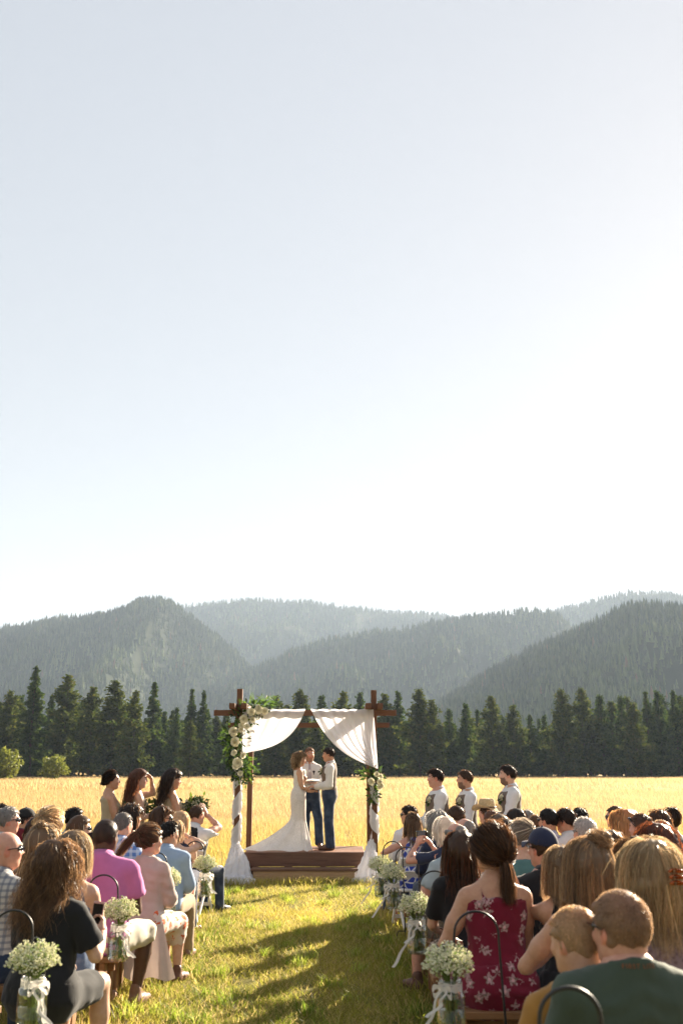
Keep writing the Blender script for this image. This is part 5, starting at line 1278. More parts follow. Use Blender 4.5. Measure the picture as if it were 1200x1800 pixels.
guest('woman in an orange flowered dress shading her eyes beside the light blue shirt', 307, 1440, 11.2, sex='f', yaw=2, look=40, skin='fair', near=True, hair=H('bob', LB, L=.18, c2=BL), top=tank(orangefl, hem=-.1), bottom=dict(kind='skirt', mat=orangefl), armR=((.12, .17, 1.22), (1, .15, -.5), 'flat', (-.7, .1, .5)))
guest('woman with straight platinum blonde hair in the left front rows', 316, 1425, 12.3, sex='f', yaw=4, look=22, skin='fair', near=True, hair=H('long', (.50, .39, .25), L=.30, c2=(.62, .52, .38), vol=.008), top=dict(kind='strap', mat=navy), bottom=dict(kind='skirt', mat=navy))
guest('man with a black vest over white shirt raising his hand on a white chair', 338, 1413, 13.3, yaw=30, look=36, skin='red', near=True, lean=10, hair=SH(BR, len=.02), top=[polo(white, loose=.022), dict(kind='vest', mat=black, loose=.027, hem=-.02)], bottom=J_, armR=((.04, .24, 1.23), (.6, .7, -.6), 'flat', (-.5, .1, .8)), feet=shoeb)
# ---- right block
guest('man in sunglasses with a taupe vest and white shirt beside the arch', 722, 1414, 13.2, yaw=-22, look=-68, skin='tan', shades=True, near=True, hair=SH(DK, len=.03), top=[shirt(white), dict(kind='vest', mat=tweed, loose=.022, hem=-.05)], bottom=J_, feet=shoem, group='seated guests')
guest('woman with long straight dark blonde hair in a blue and white patterned dress', 727, 1427, 12.2, sex='f', yaw=-12, look=-14, skin='red', near=True, hair=H('halfup', ML, L=.36, tie=(.02, -.10, .04), bunr=(.012, .01, .01), c2=LB, mix=.6), top=tank(blueprint, hem=-.1, neck=.49), bottom=dict(kind='skirt', mat=blueprint, drop=.5), armL=((-.20, .18, .96), (-1, -.3, -.4), 'relax'))
guest('woman with tousled grey curls in the right front rows', 771, 1426, 11.2, sex='f', yaw=-10, look=-22, skin='fair', hair=H('curly', GR, L=.10, curl=.015, vol=.018, c2=(.5, .49, .47)), top=dict(kind='sweater', mat=navy), bottom=J_)
def hold_cam(root, q): PH['cam'] = (root, q)
guest('woman with a silver bob holding up a black camera', 784, 1438, 10.2, sex='f', yaw=-12, look=-22, skin='red', near=True, hair=H('bob', (.55, .52, .47), L=.15, c2=(.70, .67, .60), vol=.02), top=tee(navy), bottom=J_, armL=((-.24, .26, 1.12), (-1, -.3, -.9), 'grip', (.5, .3, .9), (-.5, -.6, .3)), armR=((-.10, .30, 1.13), (.6, -.2, -1), 'grip', (-.5, .3, .8)), extra=hold_cam)
guest('man with closely cropped brown hair and sunglasses under the second groomsman', 804, 1416, 11.8, yaw=-12, look=-34, skin='tan', shades=True, near=True, hair=('buzz', BR, dict(len=.007)), top=polo(white), bottom=J_)
guest('bald man in a pale grey blue shirt and camouflage shorts', 806, 1446, 8.6, yaw=-22, look=-24, w=1.14, skin='red', near=True, top=polo(greyblue, loose=.02, hem=-.1), bottom=dict(kind='shorts', mat=camo, loose=.03, len=.95), hair=('bald', GR, dict(len=.008, bald=1, n=500)), armL=((-.26, .28, .66), (-.7, -.5, -.8), 'relax'), feet=plain('sandal', (.12, .06, .04), .6, .3),
      legs={-1: ((-.16, .46, .50), (-.20, .42, .09)), 1: ((.10, .46, .50), (.12, .46, .09))})
guest('man with thinning grey hair in a white shirt beside the camera woman', 820, 1438, 9.4, yaw=-16, look=-22, w=1.08, skin='red', near=True, hair=('bald', GR, dict(len=.010, bald=1, n=600)), top=polo(white, loose=.02), bottom=J_, feet=shoem)
guest('woman with long brown hair in a black top before the bald man', 811, 1459, 7.3, sex='f', yaw=-10, look=-16, w=1.08, skin='fair', near=True, hair=H('long', BR, L=.42, c2=AU, mix=.3, n=3600, vol=.008), top=tee(black, sleeve=.8), bottom=dict(kind='trousers', mat=navy), legs={-1: ((.04, .46, .50), (.06, .40, .09)), 1: ((.22, .42, .50), (.22, .38, .09))})
guest('woman with a low brown ponytail in a burgundy flowered sundress', 866, 1450, 6.3, sex='f', yaw=-6, look=-20, w=1.05, skin='tan', near=True, hair=H('pony', BR, L=.21, tie=(.012, -.112, -.045), tail=.042, n=3800, c2=(.15, .075, .035), mix=.35, vol=.014, off=.02), top=dict(kind='strap', mat=burgundy, name='dress', hem=-.13, loose=.018, neck=.40), bottom=dict(kind='skirt', mat=burgundy, loose=.03, drop=.4), armL=((-.20, .28, .68), (-.6, -.5, -.8), 'relax'))
guest('guest wearing a straw cowboy hat and plaid shirt', 858, 1407, 13.0, yaw=-15, look=-42, skin='red', near=True, cap=('straw', straw), hair=('buzz', BR), top=polo(cloth('navy_plaid', (.35, .36, .42), pattern='plaid', c2=(.03, .04, .10), scale=1.5)), bottom=J_)
guest('man with short reddish brown hair beside the straw hat', 866, 1422, 11.5, yaw=-12, look=-30, skin='red', hair=SH((.14, .07, .04), len=.012), top=polo(white), bottom=J_)
guest('woman with wavy ash brown hair behind the ponytail woman', 879, 1432, 10.6, sex='f', yaw=-10, look=-15, hair=H('bob', (.16, .11, .075), L=.16, curl=.01, vol=.012, c2=LB), top=tank(offwhite), bottom=J_)
guest('woman with smooth dark brown hair right behind the ponytail woman', 890, 1440, 9.5, sex='f', yaw=-10, look=-15, hair=H('bob', BR, L=.2, vol=.01, c2=ML), top=tank(teal), bottom=J_)
guest('woman with a rounded dark bob left of the third groomsman', 909, 1422, 11.6, sex='f', yaw=-8, look=-15, hair=H('bob', DK, L=.15, vol=.012, c2=BR), top=tank(navy), bottom=J_)
guest('grey haired guest right of the dark bob in the far row', 928, 1422, 12.7, yaw=-8, look=-15, hair=SH(GR), top=polo(navy), bottom=J_)
guest('brown haired guest low between grey hair and the man in dark sunglasses', 943, 1431, 12.2, yaw=-8, look=-25, hair=SH(ML), top=polo(white), bottom=J_)
guest('man with thick black hair and sunglasses in the far right rows', 966, 1419, 11.0, yaw=-12, look=-38, skin='tan', shades=True, near=True, hair=SH(BK, len=.016), top=polo(lav), bottom=J_)
guest('young man with spiky dark hair in a white shirt looking left', 998, 1419, 11.0, yaw=-20, look=-48, skin='tan', near=True, shades=True, hair=SH(DK, len=.028, lift=.8), top=polo(white), bottom=J_)
guest('black haired guest just behind the man in white', 1021, 1418, 12.8, yaw=-10, look=-20, hair=SH(BK), top=polo(navy), bottom=J_)
guest('broad man with silver hair and sunglasses in the right crowd', 1031, 1434, 9.0, yaw=-10, look=-28, w=1.1, skin='red', shades=True, near=True, hair=SH((.42, .41, .40), len=.02), top=polo(greyblue), bottom=J_)
guest('man in a navy cap and black shirt with a hand on his back', 957, 1450, 7.15, yaw=-8, look=-30, w=1.12, skin='red', shades=True, near=True, cap=('cap', cloth('navy_cap', (.018, .024, .055), trans=0)), hair=('buzz', BR), top=polo(black, loose=.02), bottom=J_)
guest('woman with grey blonde hair twisted up and a necklace', 918, 1443, 8.8, sex='f', yaw=-10, look=-25, skin='fair', near=True, hair=H('updo', (.24, .21, .18), tie=(.02, -.09, .05), bunr=(.045, .04, .04), wild=1.1, n=1800, w=.003, vol=.014, c2=(.45, .38, .30)), top=tank(teal), bottom=J_)
guest('blonde woman in a black tank top with her hand on the capped man', 990, 1489, 6.3, sex='f', yaw=-10, look=-16, skin='tan', near=True, hair=H('bob', LB, L=.30, c2=BL, mix=.6, vol=.012, n=3200), top=tank(black, neck=.49), bottom=dict(kind='skirt', mat=black), armL=((-.13, .49, 1.03), (-1, .1, -1), 'flat', (-.25, .35, .9), (.2, -1, .2)))
guest('woman with a blonde topknot over long straight hair in a navy flowered top', 1037, 1474, 5.3, sex='f', yaw=-6, look=-18, w=1.08, skin='tan', near=True, hair=H('halfup', LB, L=.36, tie=(.040, -.060, .128), bunr=(.056, .046, .040), c2=(.38, .25, .14), mix=.5, n=4200, vol=.010), top=tank(navyfl, hem=-.13, loose=.016, neck=.49), bottom=dict(kind='skirt', mat=denimtop, loose=.03), armL=((-.10, .26, .82), (-1, -.3, -.6), 'relax', (.8, .5, .1)))
guest('woman with messy golden brown curls behind the topknot woman', 1072, 1462, 7.3, sex='f', yaw=-8, look=-18, near=True, hair=H('curly', ML, L=.26, curl=.02, vol=.018, c2=(.34, .20, .09), mix=.5), top=dict(kind='sweater', mat=cloth('striped_pink', (.6, .35, .33), pattern='plaid', c2=(.75, .7, .68))), bottom=J_)
guest('man with cropped brown hair and sunglasses in a slate shirt, far right row', 1086, 1415, 12.0, yaw=-30, look=-60, skin='red', shades=True, near=True, hair=SH(BR, len=.012), top=polo(cloth('slate', (.07, .09, .13))), bottom=J_)
guest('woman with a short strawberry blonde bob and red collar', 1099, 1424, 10.0, sex='f', yaw=-15, look=-34, skin='fair', near=True, hair=H('bob', (.36, .20, .085), L=.15, c2=(.46, .29, .13), vol=.016), top=tee(red), bottom=J_)
guest('white haired man almost hidden behind the strawberry blonde bob', 1109, 1420, 11.3, yaw=-10, look=-25, skin='fair', hair=SH(WH, len=.012), top=polo(white), bottom=J_)
guest('man with receding brown hair and sunglasses in a lavender checked shirt', 1131, 1428, 9.5, yaw=-14, look=-48, skin='red', shades='up', near=True, hair=SH((.10, .055, .035), len=.016), top=polo(lav), bottom=J_)
guest('man with thin fair hair behind the auburn haired woman', 1166, 1442, 8.9, yaw=-10, look=-25, skin='red', near=True, hair=('buzz', (.30, .22, .15), dict(len=.014)), top=polo(teal), bottom=J_)
guest('guest with tousled brown curls in the far right corner', 1160, 1425, 11.0, sex='f', yaw=-10, look=-20, hair=H('curly', BR, L=.11, curl=.015, vol=.016, c2=(.2, .10, .045)), top=tank(navy), bottom=J_)
guest('woman with a tall pinned up dark hairdo at the far right', 1181, 1420, 11.6, sex='f', yaw=-10, look=-20, hair=H('updo', DK, tie=(.0, -.06, .09), bunr=(.055, .05, .045), wild=.9, n=1000, c2=BR), top=tank(pink), bottom=J_)
guest('woman with full auburn hair glowing red at the edge', 1158, 1454, 7.2, sex='f', yaw=-8, look=-20, near=True, hair=H('curly', AU, L=.20, curl=.010, vol=.034, n=3600, c2=(.25, .07, .025), mix=.35), top=dict(kind='sweater', mat=navy), bottom=J_)
guest('man in sunglasses and dark jacket cut by the right edge', 1203, 1470, 7.5, yaw=-15, look=-52, skin='red', shades=True, near=True, hair=SH(GR, len=.016), top=shirt(navy), bottom=J_)
def claw(root, q):
    m = MB(); s = q['s']
    for sd_ in (-1, 1):
        for k in range(3):
            a = np.linspace(0, 1, 6)[:, None]; x0 = .02 + .006 * k
            P = np.concatenate([.035 + sd_ * (.03 * np.sin(a * 3.0)) , -.150 - .030 * np.sin(a * 3.14) - .004 * k, .045 - .022 * k - .012 * a], 1); m.tube(q['HX'](P), .0042 * s, 6)
    m.build('claw_clip', plain('tortoiseshell', (.34, .075, .010), .25, .5), root, True)
guest('blonde woman with hair held by an orange claw clip in a mauve knit top', 1146, 1484, 4.65, sex='f', yaw=4, look=-4, w=1.12, skin='fair', near=True, hair=H('halfup', (.34, .25, .15), L=.27, tie=(.04, -.10, .02), bunr=(.045, .035, .045), c2=(.48, .37, .22), mix=.5, n=5200, vol=.022, curl=.006), top=tee(knit, loose=.02, sleeve=.6), bottom=J_, extra=claw)
guest('woman with shaggy golden brown hair behind the claw clip', 1121, 1477, 6.3, sex='f', yaw=-6, look=-16, near=True, hair=H('curly', BR, L=.26, curl=.012, vol=.022, c2=(.30, .16, .06), mix=.45), top=tee(navy), bottom=J_)
guest('boy with buzzed blond hair in a mustard t shirt', 1020, 1594, 3.78, yaw=-10, look=-30, pitch=-6, nd=.01, skin='warm', near=True, hair=('buzz', (.43, .31, .18), dict(len=.008, n=4200, w=.0018, scalp='warm', thin=.7)), top=tee(mustard), bottom=J_)
def nape_text(root, q):
    cu = bpy.data.curves.new('lettering', 'FONT'); cu.body = 'FIRST LITE'; cu.size = .019; cu.align_x = 'CENTER'; cu.extrude = .0006; cu.space_character = 1.25
    ob = bpy.data.objects.new('lettering', cu); COL.objects.link(ob); dg = bpy.context.evaluated_depsgraph_get(); me = bpy.data.meshes.new_from_object(ob.evaluated_get(dg)); bpy.data.objects.remove(ob)
    V = np.array([v.co for v in me.vertices]); sh_ = [c for c in root.children if c.name.startswith('t_shirt')][0]
    from mathutils.bvhtree import BVHTree
    bv = BVHTree.FromPolygons([v.co for v in sh_.data.vertices], [p.vertices for p in sh_.data.polygons])
    for i, v in enumerate(V):
        o = q['T'](v[0] + .005, -.30, .548 + v[1]) * q['s']; hit = bv.ray_cast(Vector(o), Vector(q['E'][1]))
        me.vertices[i].co = (hit[0] - Vector(q['E'][1]) * (.002 + v[2])) if hit[0] else Vector(o)
    me.name = 'lettering'; me.materials.clear(); me.materials.append(plain('orange_print', (.24, .085, .035), .8, .2)); link('printed_lettering', me, root)
guest('man with cropped brown hair and sunglasses in a dark green t shirt, nearest of all', 1098, 1567, 3.62, yaw=-4, look=-24, w=1.06, nd=.012, hunch=.03, skin='red', near=True, shades=True, hair=('buzz', (.27, .185, .115), dict(len=.010, n=6500, w=.0016, scalp='red', thin=.6)), top=tee(green, loose=.02), bottom=J_, extra=nape_text)
# ---- bridesmaids
skt = [(.02, .30, .26, .02), (.45, .23, .20, .01), (.85, .19, .15, 0), (.97, .175, .13, 0), (1.07, .135, .10, 0), (1.12, .125, .095, 0)]
maid = dict(pose='stand', sex='f', top=dict(kind='strap', mat=champagne, name='bodice', neck=.415, hem=.05, loose=.010), bottom=dict(kind='skirt', mat=champagne, tab=skt), group='bridesmaids', near=True, s=1.0)
BQ = {}
def keep(k):
    def f(root, q): BQ[k] = (root, q)
    return f
def stander(label, px, py, D, z0=0, **k):
    X, _, Z = at(px, py, D); k['s'] = (Z - z0 - .02) / 1.737; return person(label, X, D, z0=z0, **k)
hold = ((.05, .27, 1.17), (.5, -.8, -.4), 'grip', (-.1, .9, .3)); holdl = ((-.03, .27, 1.17), (-.5, -.8, -.4), 'grip', (.1, .9, .3))
stander('bridesmaid with black hair pinned low, leftmost of three in champagne dresses', 196, 1353, 14.2, yaw=66, look=78, skin='tan', hair=H('updo', BK, tie=(0, -.105, -.03), bunr=(.046, .036, .04), n=6000, vol=.0, hairline=.072, c2=BR, mix=.25), armR=hold, armL=holdl, extra=keep('a'), **maid)
stander('bridesmaid with very long auburn hair shading her eyes', 244, 1351, 14.3, yaw=66, look=80, skin='fair', hair=H('long', (.125, .050, .026), L=.62, back=-.005, curl=.008, vol=.014, n=3600, c2=(.19, .085, .04), drift=(0, -.25, 0)), armR=hold, armL=((-.05, .19, 1.63), (-.2, 1, -.35), 'flat', (.5, -.35, .35), (0, .6, 1)), extra=keep('b'), **maid)
stander('bridesmaid with dark half raised hair blowing, rightmost of the three', 303, 1352, 14.2, yaw=60, look=76, pitch=-6, skin='tan', hair=H('halfup', DK, L=.45, curl=.014, back=-.01, vol=.022, n=3200, tie=(0, -.07, .08), bunr=(.05, .045, .04), c2=BR, drift=(0, -.4, 0)), armR=hold, armL=holdl, extra=keep('c'), **maid)
# ---- groomsmen
roseb = lambda nm, off: (lambda root, q: boutonniere(root, q, off))
def boutonniere(root, q, off, dark=False):
    p = q['T'](*off) * q['s']
    if dark:
        m = MB(); m.lathe([(0, .02), (.02, .012), (.024, 0), (.01, -.02), (.006, -.05)], p, 8); m.build('boutonniere', plain('dark_flower', (.03, .02, .03), .7, .2), root); return
    o = link('boutonniere', ROSES[1], root, loc=tuple(p)); o.scale = (.055, .055, .055); o.rotation_euler = (R(-80), 0, 0)
    V, F, C = leaves(26, [(0, .015, -.025)], (.04, .02, .03), .05, 5, GREENS); build('boutonniere_leaves', V + p, F, leafm, o.parent, C, False)
vest = dict(kind='vest', mat=tweed, loose=.021, hem=-.06, vneck=.42, neck=.505, name='vest'); tuck = dict(kind='shirt', mat=white, collar=white, hem=-.0, loose=.013)
gm = dict(pose='stand', top=[tuck, vest], bottom=J_, group='groomsmen', near=True, feet=shoem)
loose_arms = dict(armL=((-.10, .24, .93), (-.8, -.7, -.2), 'relax'), armR=((.05, .25, .92), (.8, -.7, -.3), 'relax'))
stander('groomsman with tousled brown hair and hands clasped, nearest the arch', 767, 1349, 14.3, yaw=-100, look=-82, w=1.12, skin='red', hair=SH(DK, len=.035, fwd=1), armL='clasp', armR='clasp', extra=roseb(0, (-.085, .128, .385)), **gm)
stander('groomsman with a short brown beard, middle of the three', 818, 1351, 14.3, yaw=-103, look=-84, skin='tan', beard=(.045, .025, .016), hair=SH(BR, len=.018), armL='clasp', armR='clasp', extra=roseb(0, (-.085, .128, .385)), **gm)
stander('tall groomsman with dark beard and swept dark hair, farthest from the arch', 893, 1342, 14.0, yaw=-97, look=-80, skin='fair', beard=(.030, .017, .012), hair=SH(DK, len=.026), extra=roseb(0, (-.085, .128, .385)), **loose_arms, **gm)
# ---- couple and officiant on the deck
def gown(root, q):
    s = q['s']; T = q['T']; n = 96; a = np.linspace(0, 6.283, n, endpoint=False)
    # person space: +y is the way she faces, the train runs out behind (-y)
    rows = [(1.435, .150, .112, .095, 0), (1.40, .150, .125, .100, 0), (1.30, .146, .125, .100, 0), (1.19, .122, .098, .090, 0), (1.12, .126, .10, .10, 0), (1.02, .185, .128, .145, 0), (.92, .192, .132, .155, 0), (.78, .178, .132, .145, .1), (.64, .158, .130, .138, .3), (.52, .155, .135, .17, .5),
            (.42, .20, .155, .26, .8), (.30, .26, .18, .42, 1), (.20, .31, .20, .58, 1), (.11, .36, .22, .76, 1), (.045, .42, .235, .92, 1), (.012, .45, .24, .98, 1)]
    V = []; zz = np.array([r[0] for r in rows]); tt = np.linspace(0, len(rows) - 1, 60); C = np.array(rows)
    for t in tt:
        z, hw, fr, bk, fl = [np.interp(t, np.arange(len(rows)), C[:, i]) for i in range(5)]
        y = np.where(np.cos(a) > 0, np.cos(a) * fr, -np.abs(np.cos(a)) ** (1 + .5 * fl) * bk); x = np.sin(a) * hw * np.where(np.cos(a) > 0, 1, 1 - .30 * fl * np.abs(np.cos(a)) ** 2)
        f = 1 + fl * (.055 * np.sin(a * 11 + 1.2 * np.sin(z * 5)) + .03 * np.sin(a * 19 + 2))
        zc = z + fl * .012 * np.sin(a * 9) - (.05 * (1 - np.cos(a)) * .5 if t < .5 else 0)
        V.append(np.stack([x * f, y * f + .0, np.maximum(zc, .006)], 1))
    V = np.concatenate(V); m = MB(); m.add(V, grid_faces(len(tt), n, True)[:, ::-1])
    lace = cloth('gown_lace', (.84, .82, .79), pattern='lace', c2=(.92, .90, .88), trans=.35, scale=1.0)
    m.build('wedding_gown', lace, root, True, xf=lambda V: V * s)
    m = MB(); m.tube(q['HX']([(.084, -.004, -.045), (.086, -.004, -.07)]), .004, 6); m.build('earring', steel, root)
bx = at(526, 1496, 16.95)[0]; gxx = at(581, 1496, 16.95)[0]
stander('bride in a white lace mermaid gown with a long train', 526, 1321, 17.95, DECK, pose='stand', sex='f', yaw=76, look=84, pitch=-6, skin='warm', near=True, group='couple on the deck', bottom=None, w=.95, legs={-1: ((-.055, .01, .50), (-.05, -.02, .09)), 1: ((.055, .01, .50), (.05, -.02, .09))},
        hair=H('curly', LB, L=.17, back=-.005, curl=.022, vol=.016, n=9000, c2=BL, mix=.4), armR=((.10, .235, 1.04), (.5, -1, -.3), 'relax', (-.25, .95, .1)), armL=((-.10, .235, 1.04), (-.5, -1, -.3), 'relax', (.25, .95, .1)), extra=gown)
stander('groom with short dark hair in a taupe vest and jeans', 579, 1312, 17.95, DECK, pose='stand', yaw=-90, look=-84, pitch=-6, w=1.04, skin='tan', near=True, group='couple on the deck', top=[tuck, vest], bottom=dict(J_, loose=.024, cuff=.078), feet=shoem,
        hair=SH(DK, len=.016), armL=((-.09, .235, 1.06), (-.5, -1, -.5), 'relax', (.2, .95, .1)), armR=((.09, .235, 1.06), (.5, -1, -.5), 'relax', (-.2, .95, .1)), extra=roseb(0, (-.07, .13, .40)))
def tie_belt(root, q):
    m = MB(); s = q['s']; T = q['T']; pts = np.array([T(0, y, t) for y, t in ((.066, .50), (.098, .46), (.122, .40), (.140, .32), (.132, .22), (.126, .13))])
    ww = [.022, .018, .024, .028, .032, .030]; V = np.concatenate([np.stack([p + [-w_, .004, 0] for p, w_ in zip(pts, ww)]), np.stack([p + [w_, .004, 0] for p, w_ in zip(pts, ww)])]); 
    m.add(V, grid_faces(2, 6)); m.build('necktie', cloth('grey_tie', (.42, .38, .40), trans=.05), root, True, xf=lambda V: V * s)
    a = np.linspace(0, 6.283, 40); m = MB(); m.tube(np.stack([np.cos(a) * .182, np.sin(a) * .136, .045 + 0 * a], 1) * s + q['pel'] * s, .020 * s, 6, cap=False, flat=1); m.build('belt', shoem, root, True)
    boutonniere(root, q, (-.075, .145, .36), True); PH['off'] = (root, q)
stander('officiant in a white shirt and jeans facing the guests with an open book', 544, 1312, 18.5, DECK, pose='stand', yaw=176, look=168, skin='red', near=True, group='couple on the deck', top=dict(tuck, hem=.03, fold=.007), bottom=dict(J_, loose=.022, cuff=.07), feet=shoem, hair=SH((.20, .11, .06), len=.012), beard=(.22, .12, .075),
        armL=((-.10, .27, 1.13), (-.8, -.6, -.6), 'relax', (.3, .9, .1)), armR=((.07, .28, 1.13), (.8, -.6, -.6), 'relax', (-.3, .9, .1)), legs={-1: ((-.16, .06, .50), (-.19, .02, .09)), 1: ((.06, .03, .50), (.05, -.02, .09))}, extra=tie_belt)
# ================================================================ furniture and small things
def bench(label, x0, x1, D, legs=3, group='wooden benches'):
    """plank bench; the end at x0 is the one beside the aisle"""
    t = thing('wooden_bench', label, 'bench', (x0, D, 0), 0, group); sg = 1 if x1 > x0 else -1; L = abs(x1 - x0)
    def bx(name, lo, hi, m):
        b = MB(); lo, hi = np.array(lo, float), np.array(hi, float); lo, hi = np.minimum(lo, hi), np.maximum(lo, hi); c = (lo + hi) / 2
        b.box(lo - c, hi - c, bev=.004); return b.build(name, m, t, loc=tuple(c))
    for y in (-.165, .008): bx('seat_plank', (0, y, .405), (sg * L, y + .157, .445), benchm)
    bx('apron', (sg * .06, -.02, .325), (sg * (L - .06), .018, .404), benchm)
    for q in np.linspace(.10, L - .16, legs):
        for y in (-.15, .055): bx('leg', (sg * q, y, 0), (sg * (q + .045), y + .095, .404), benchz)
        bx('brace', (sg * (q + .046), -.055, .12), (sg * (q + .08), .055, .20), benchm)
    return t
LX, RX = -1.72, .60
for D, lb in ((6.12, 'bench under the woman filming with a phone'), (6.98, 'bench under the woman in the denim top, second on the left side'), (7.98, 'bench whose end shows beside the man in pink'), (8.9, 'bench under the woman in the long cardigan'), (10.0, 'bench under the man in the light blue shirt'), (10.9, 'sixth bench on the left side')):
    x0 = {6.12: -1.96, 6.98: at(155, 1725, 6.98)[0], 7.98: at(217, 1685, 7.98)[0]}.get(D, LX)
    bench(lb, x0, x0 - 3.6, D)
for D, x0, lb in ((3.2, .55, 'bench under the man in green, nearest on the right'), (4.6, .95, 'bench under the woman with the claw clip'), (5.3, .95, 'bench under the topknot woman'), (6.28, .56, 'bench under the woman in the burgundy dress'), (7.25, RX, 'bench under the long haired woman in black'), (8.6, RX, 'bench under the bald man in camouflage shorts'), (9.4, RX, 'bench under the man in the white shirt and jeans'), (10.3, RX, 'bench under the woman holding the camera'), (11.4, .9, 'far bench under the grey curled woman')):
    bench(lb, x0, x0 + 3.6, D)
# ---- white folding chairs
wpaint = plain('white_paint', (.74, .72, .70), .45, .4)
def chair(label, x, D, rz, proto=[None]):
    if proto[0] is None:
        t = thing('folding_chair', label, 'chair', (x, D, 0), rz, 'white folding chairs'); proto[0] = t
        def part(name, f, loc=(0, 0, 0)):
            m = MB(); f(m); return m.build(name, wpaint, t)
        def bar(m, a, b, w, d):
            a, b = np.array(a, float), np.array(b, float); L = np.linalg.norm(b - a); z = (b - a) / L; x_ = np.array([1., 0, 0]); y = np.cross(z, x_); M = np.stack([x_, y, z], 1)
            m.box((-w / 2, -d / 2, -L / 2), (w / 2, d / 2, L / 2), None, bev=.004); m.V[-1] = m.V[-1] @ M.T + (a + b) / 2
        for s in (-1, 1):
            part('leg', lambda m: bar(m, (s * .215, -.26, .80), (s * .215, .27, .0), .022, .042)); part('leg', lambda m: bar(m, (s * .188, .14, .44), (s * .188, -.27, 0), .022, .042))
        part('seat', lambda m: m.box((-.20, -.19, .425), (.20, .20, .452), bev=.008))
        for z, y in ((.75, -.232), (.60, -.131)): part('back_slat', lambda m: m.box((-.203, y - .009, z - .055), (.203, y + .009, z + .055), rotmat(R(33)), bev=.004))
        part('stretcher', lambda m: m.box((-.203, .185, .10), (.203, .207, .14), bev=.003)); part('stretcher', lambda m: m.box((-.176, -.235, .06), (.176, -.213, .10), bev=.003))
        return t
    t = proto[0].copy(); COL.objects.link(t); t.location = (x, D, 0); t.rotation_euler = (0, 0, rz); t['label'] = label
    for c in list(proto[0].children):
        d = c.copy(); COL.objects.link(d); d.parent = t
    return t
chair('white folding chair under the platinum blonde woman', at(313, 1425, 12.3)[0], 12.3, R(-6)); chair('white folding chair under the man with the raised hand', at(340, 1413, 13.3)[0], 13.3, R(-8))
chair('white folding chair under the woman in the blue patterned dress', at(727, 1427, 12.2)[0], 12.2, R(10)); chair('white folding chair under the man in the vest beside the arch', at(722, 1414, 13.2)[0], 13.2, R(14))
# ---- shepherd hooks with jars
iron = plain('black_iron', (.018, .017, .018), .45, .4)
gl = NT('jar_glass'); gl.n.remove(gl.b); tp = gl.node('ShaderNodeBsdfTransparent'); tp.inputs[0].default_value = (.93, .95, .92, 1); gs = gl.node('ShaderNodeBsdfGlossy'); gs.inputs['Roughness'].default_value = .06
lw = gl.node('ShaderNodeLayerWeight'); lw.inputs[0].default_value = .35; mr_ = gl.node('ShaderNodeMapRange'); mr_.inputs[3].default_value = .05; mr_.inputs[4].default_value = .75
gl.link(lw.outputs['Facing'], mr_.inputs[0]); mx_ = gl.node('ShaderNodeMixShader'); gl.link(mr_.outputs[0], mx_.inputs[0]); gl.link(tp.outputs[0], mx_.inputs[1]); gl.link(gs.outputs[0], mx_.inputs[2]); gl.link(mx_.outputs[0], gl.out.inputs[0]); gl = gl.m
ribm = sheer('ribbon', (.82, .78, .72), .4, .92); wire = plain('wire', (.35, .35, .36), .35, .5, metal=1)
bud = NT('gypsophila'); bc_ = bud.attr(); bud.base(bc_); bud.rough(.8, .1); bud.translucent(bc_, .45); bud = bud.m
stemm = leafmat('stem_green', .3)
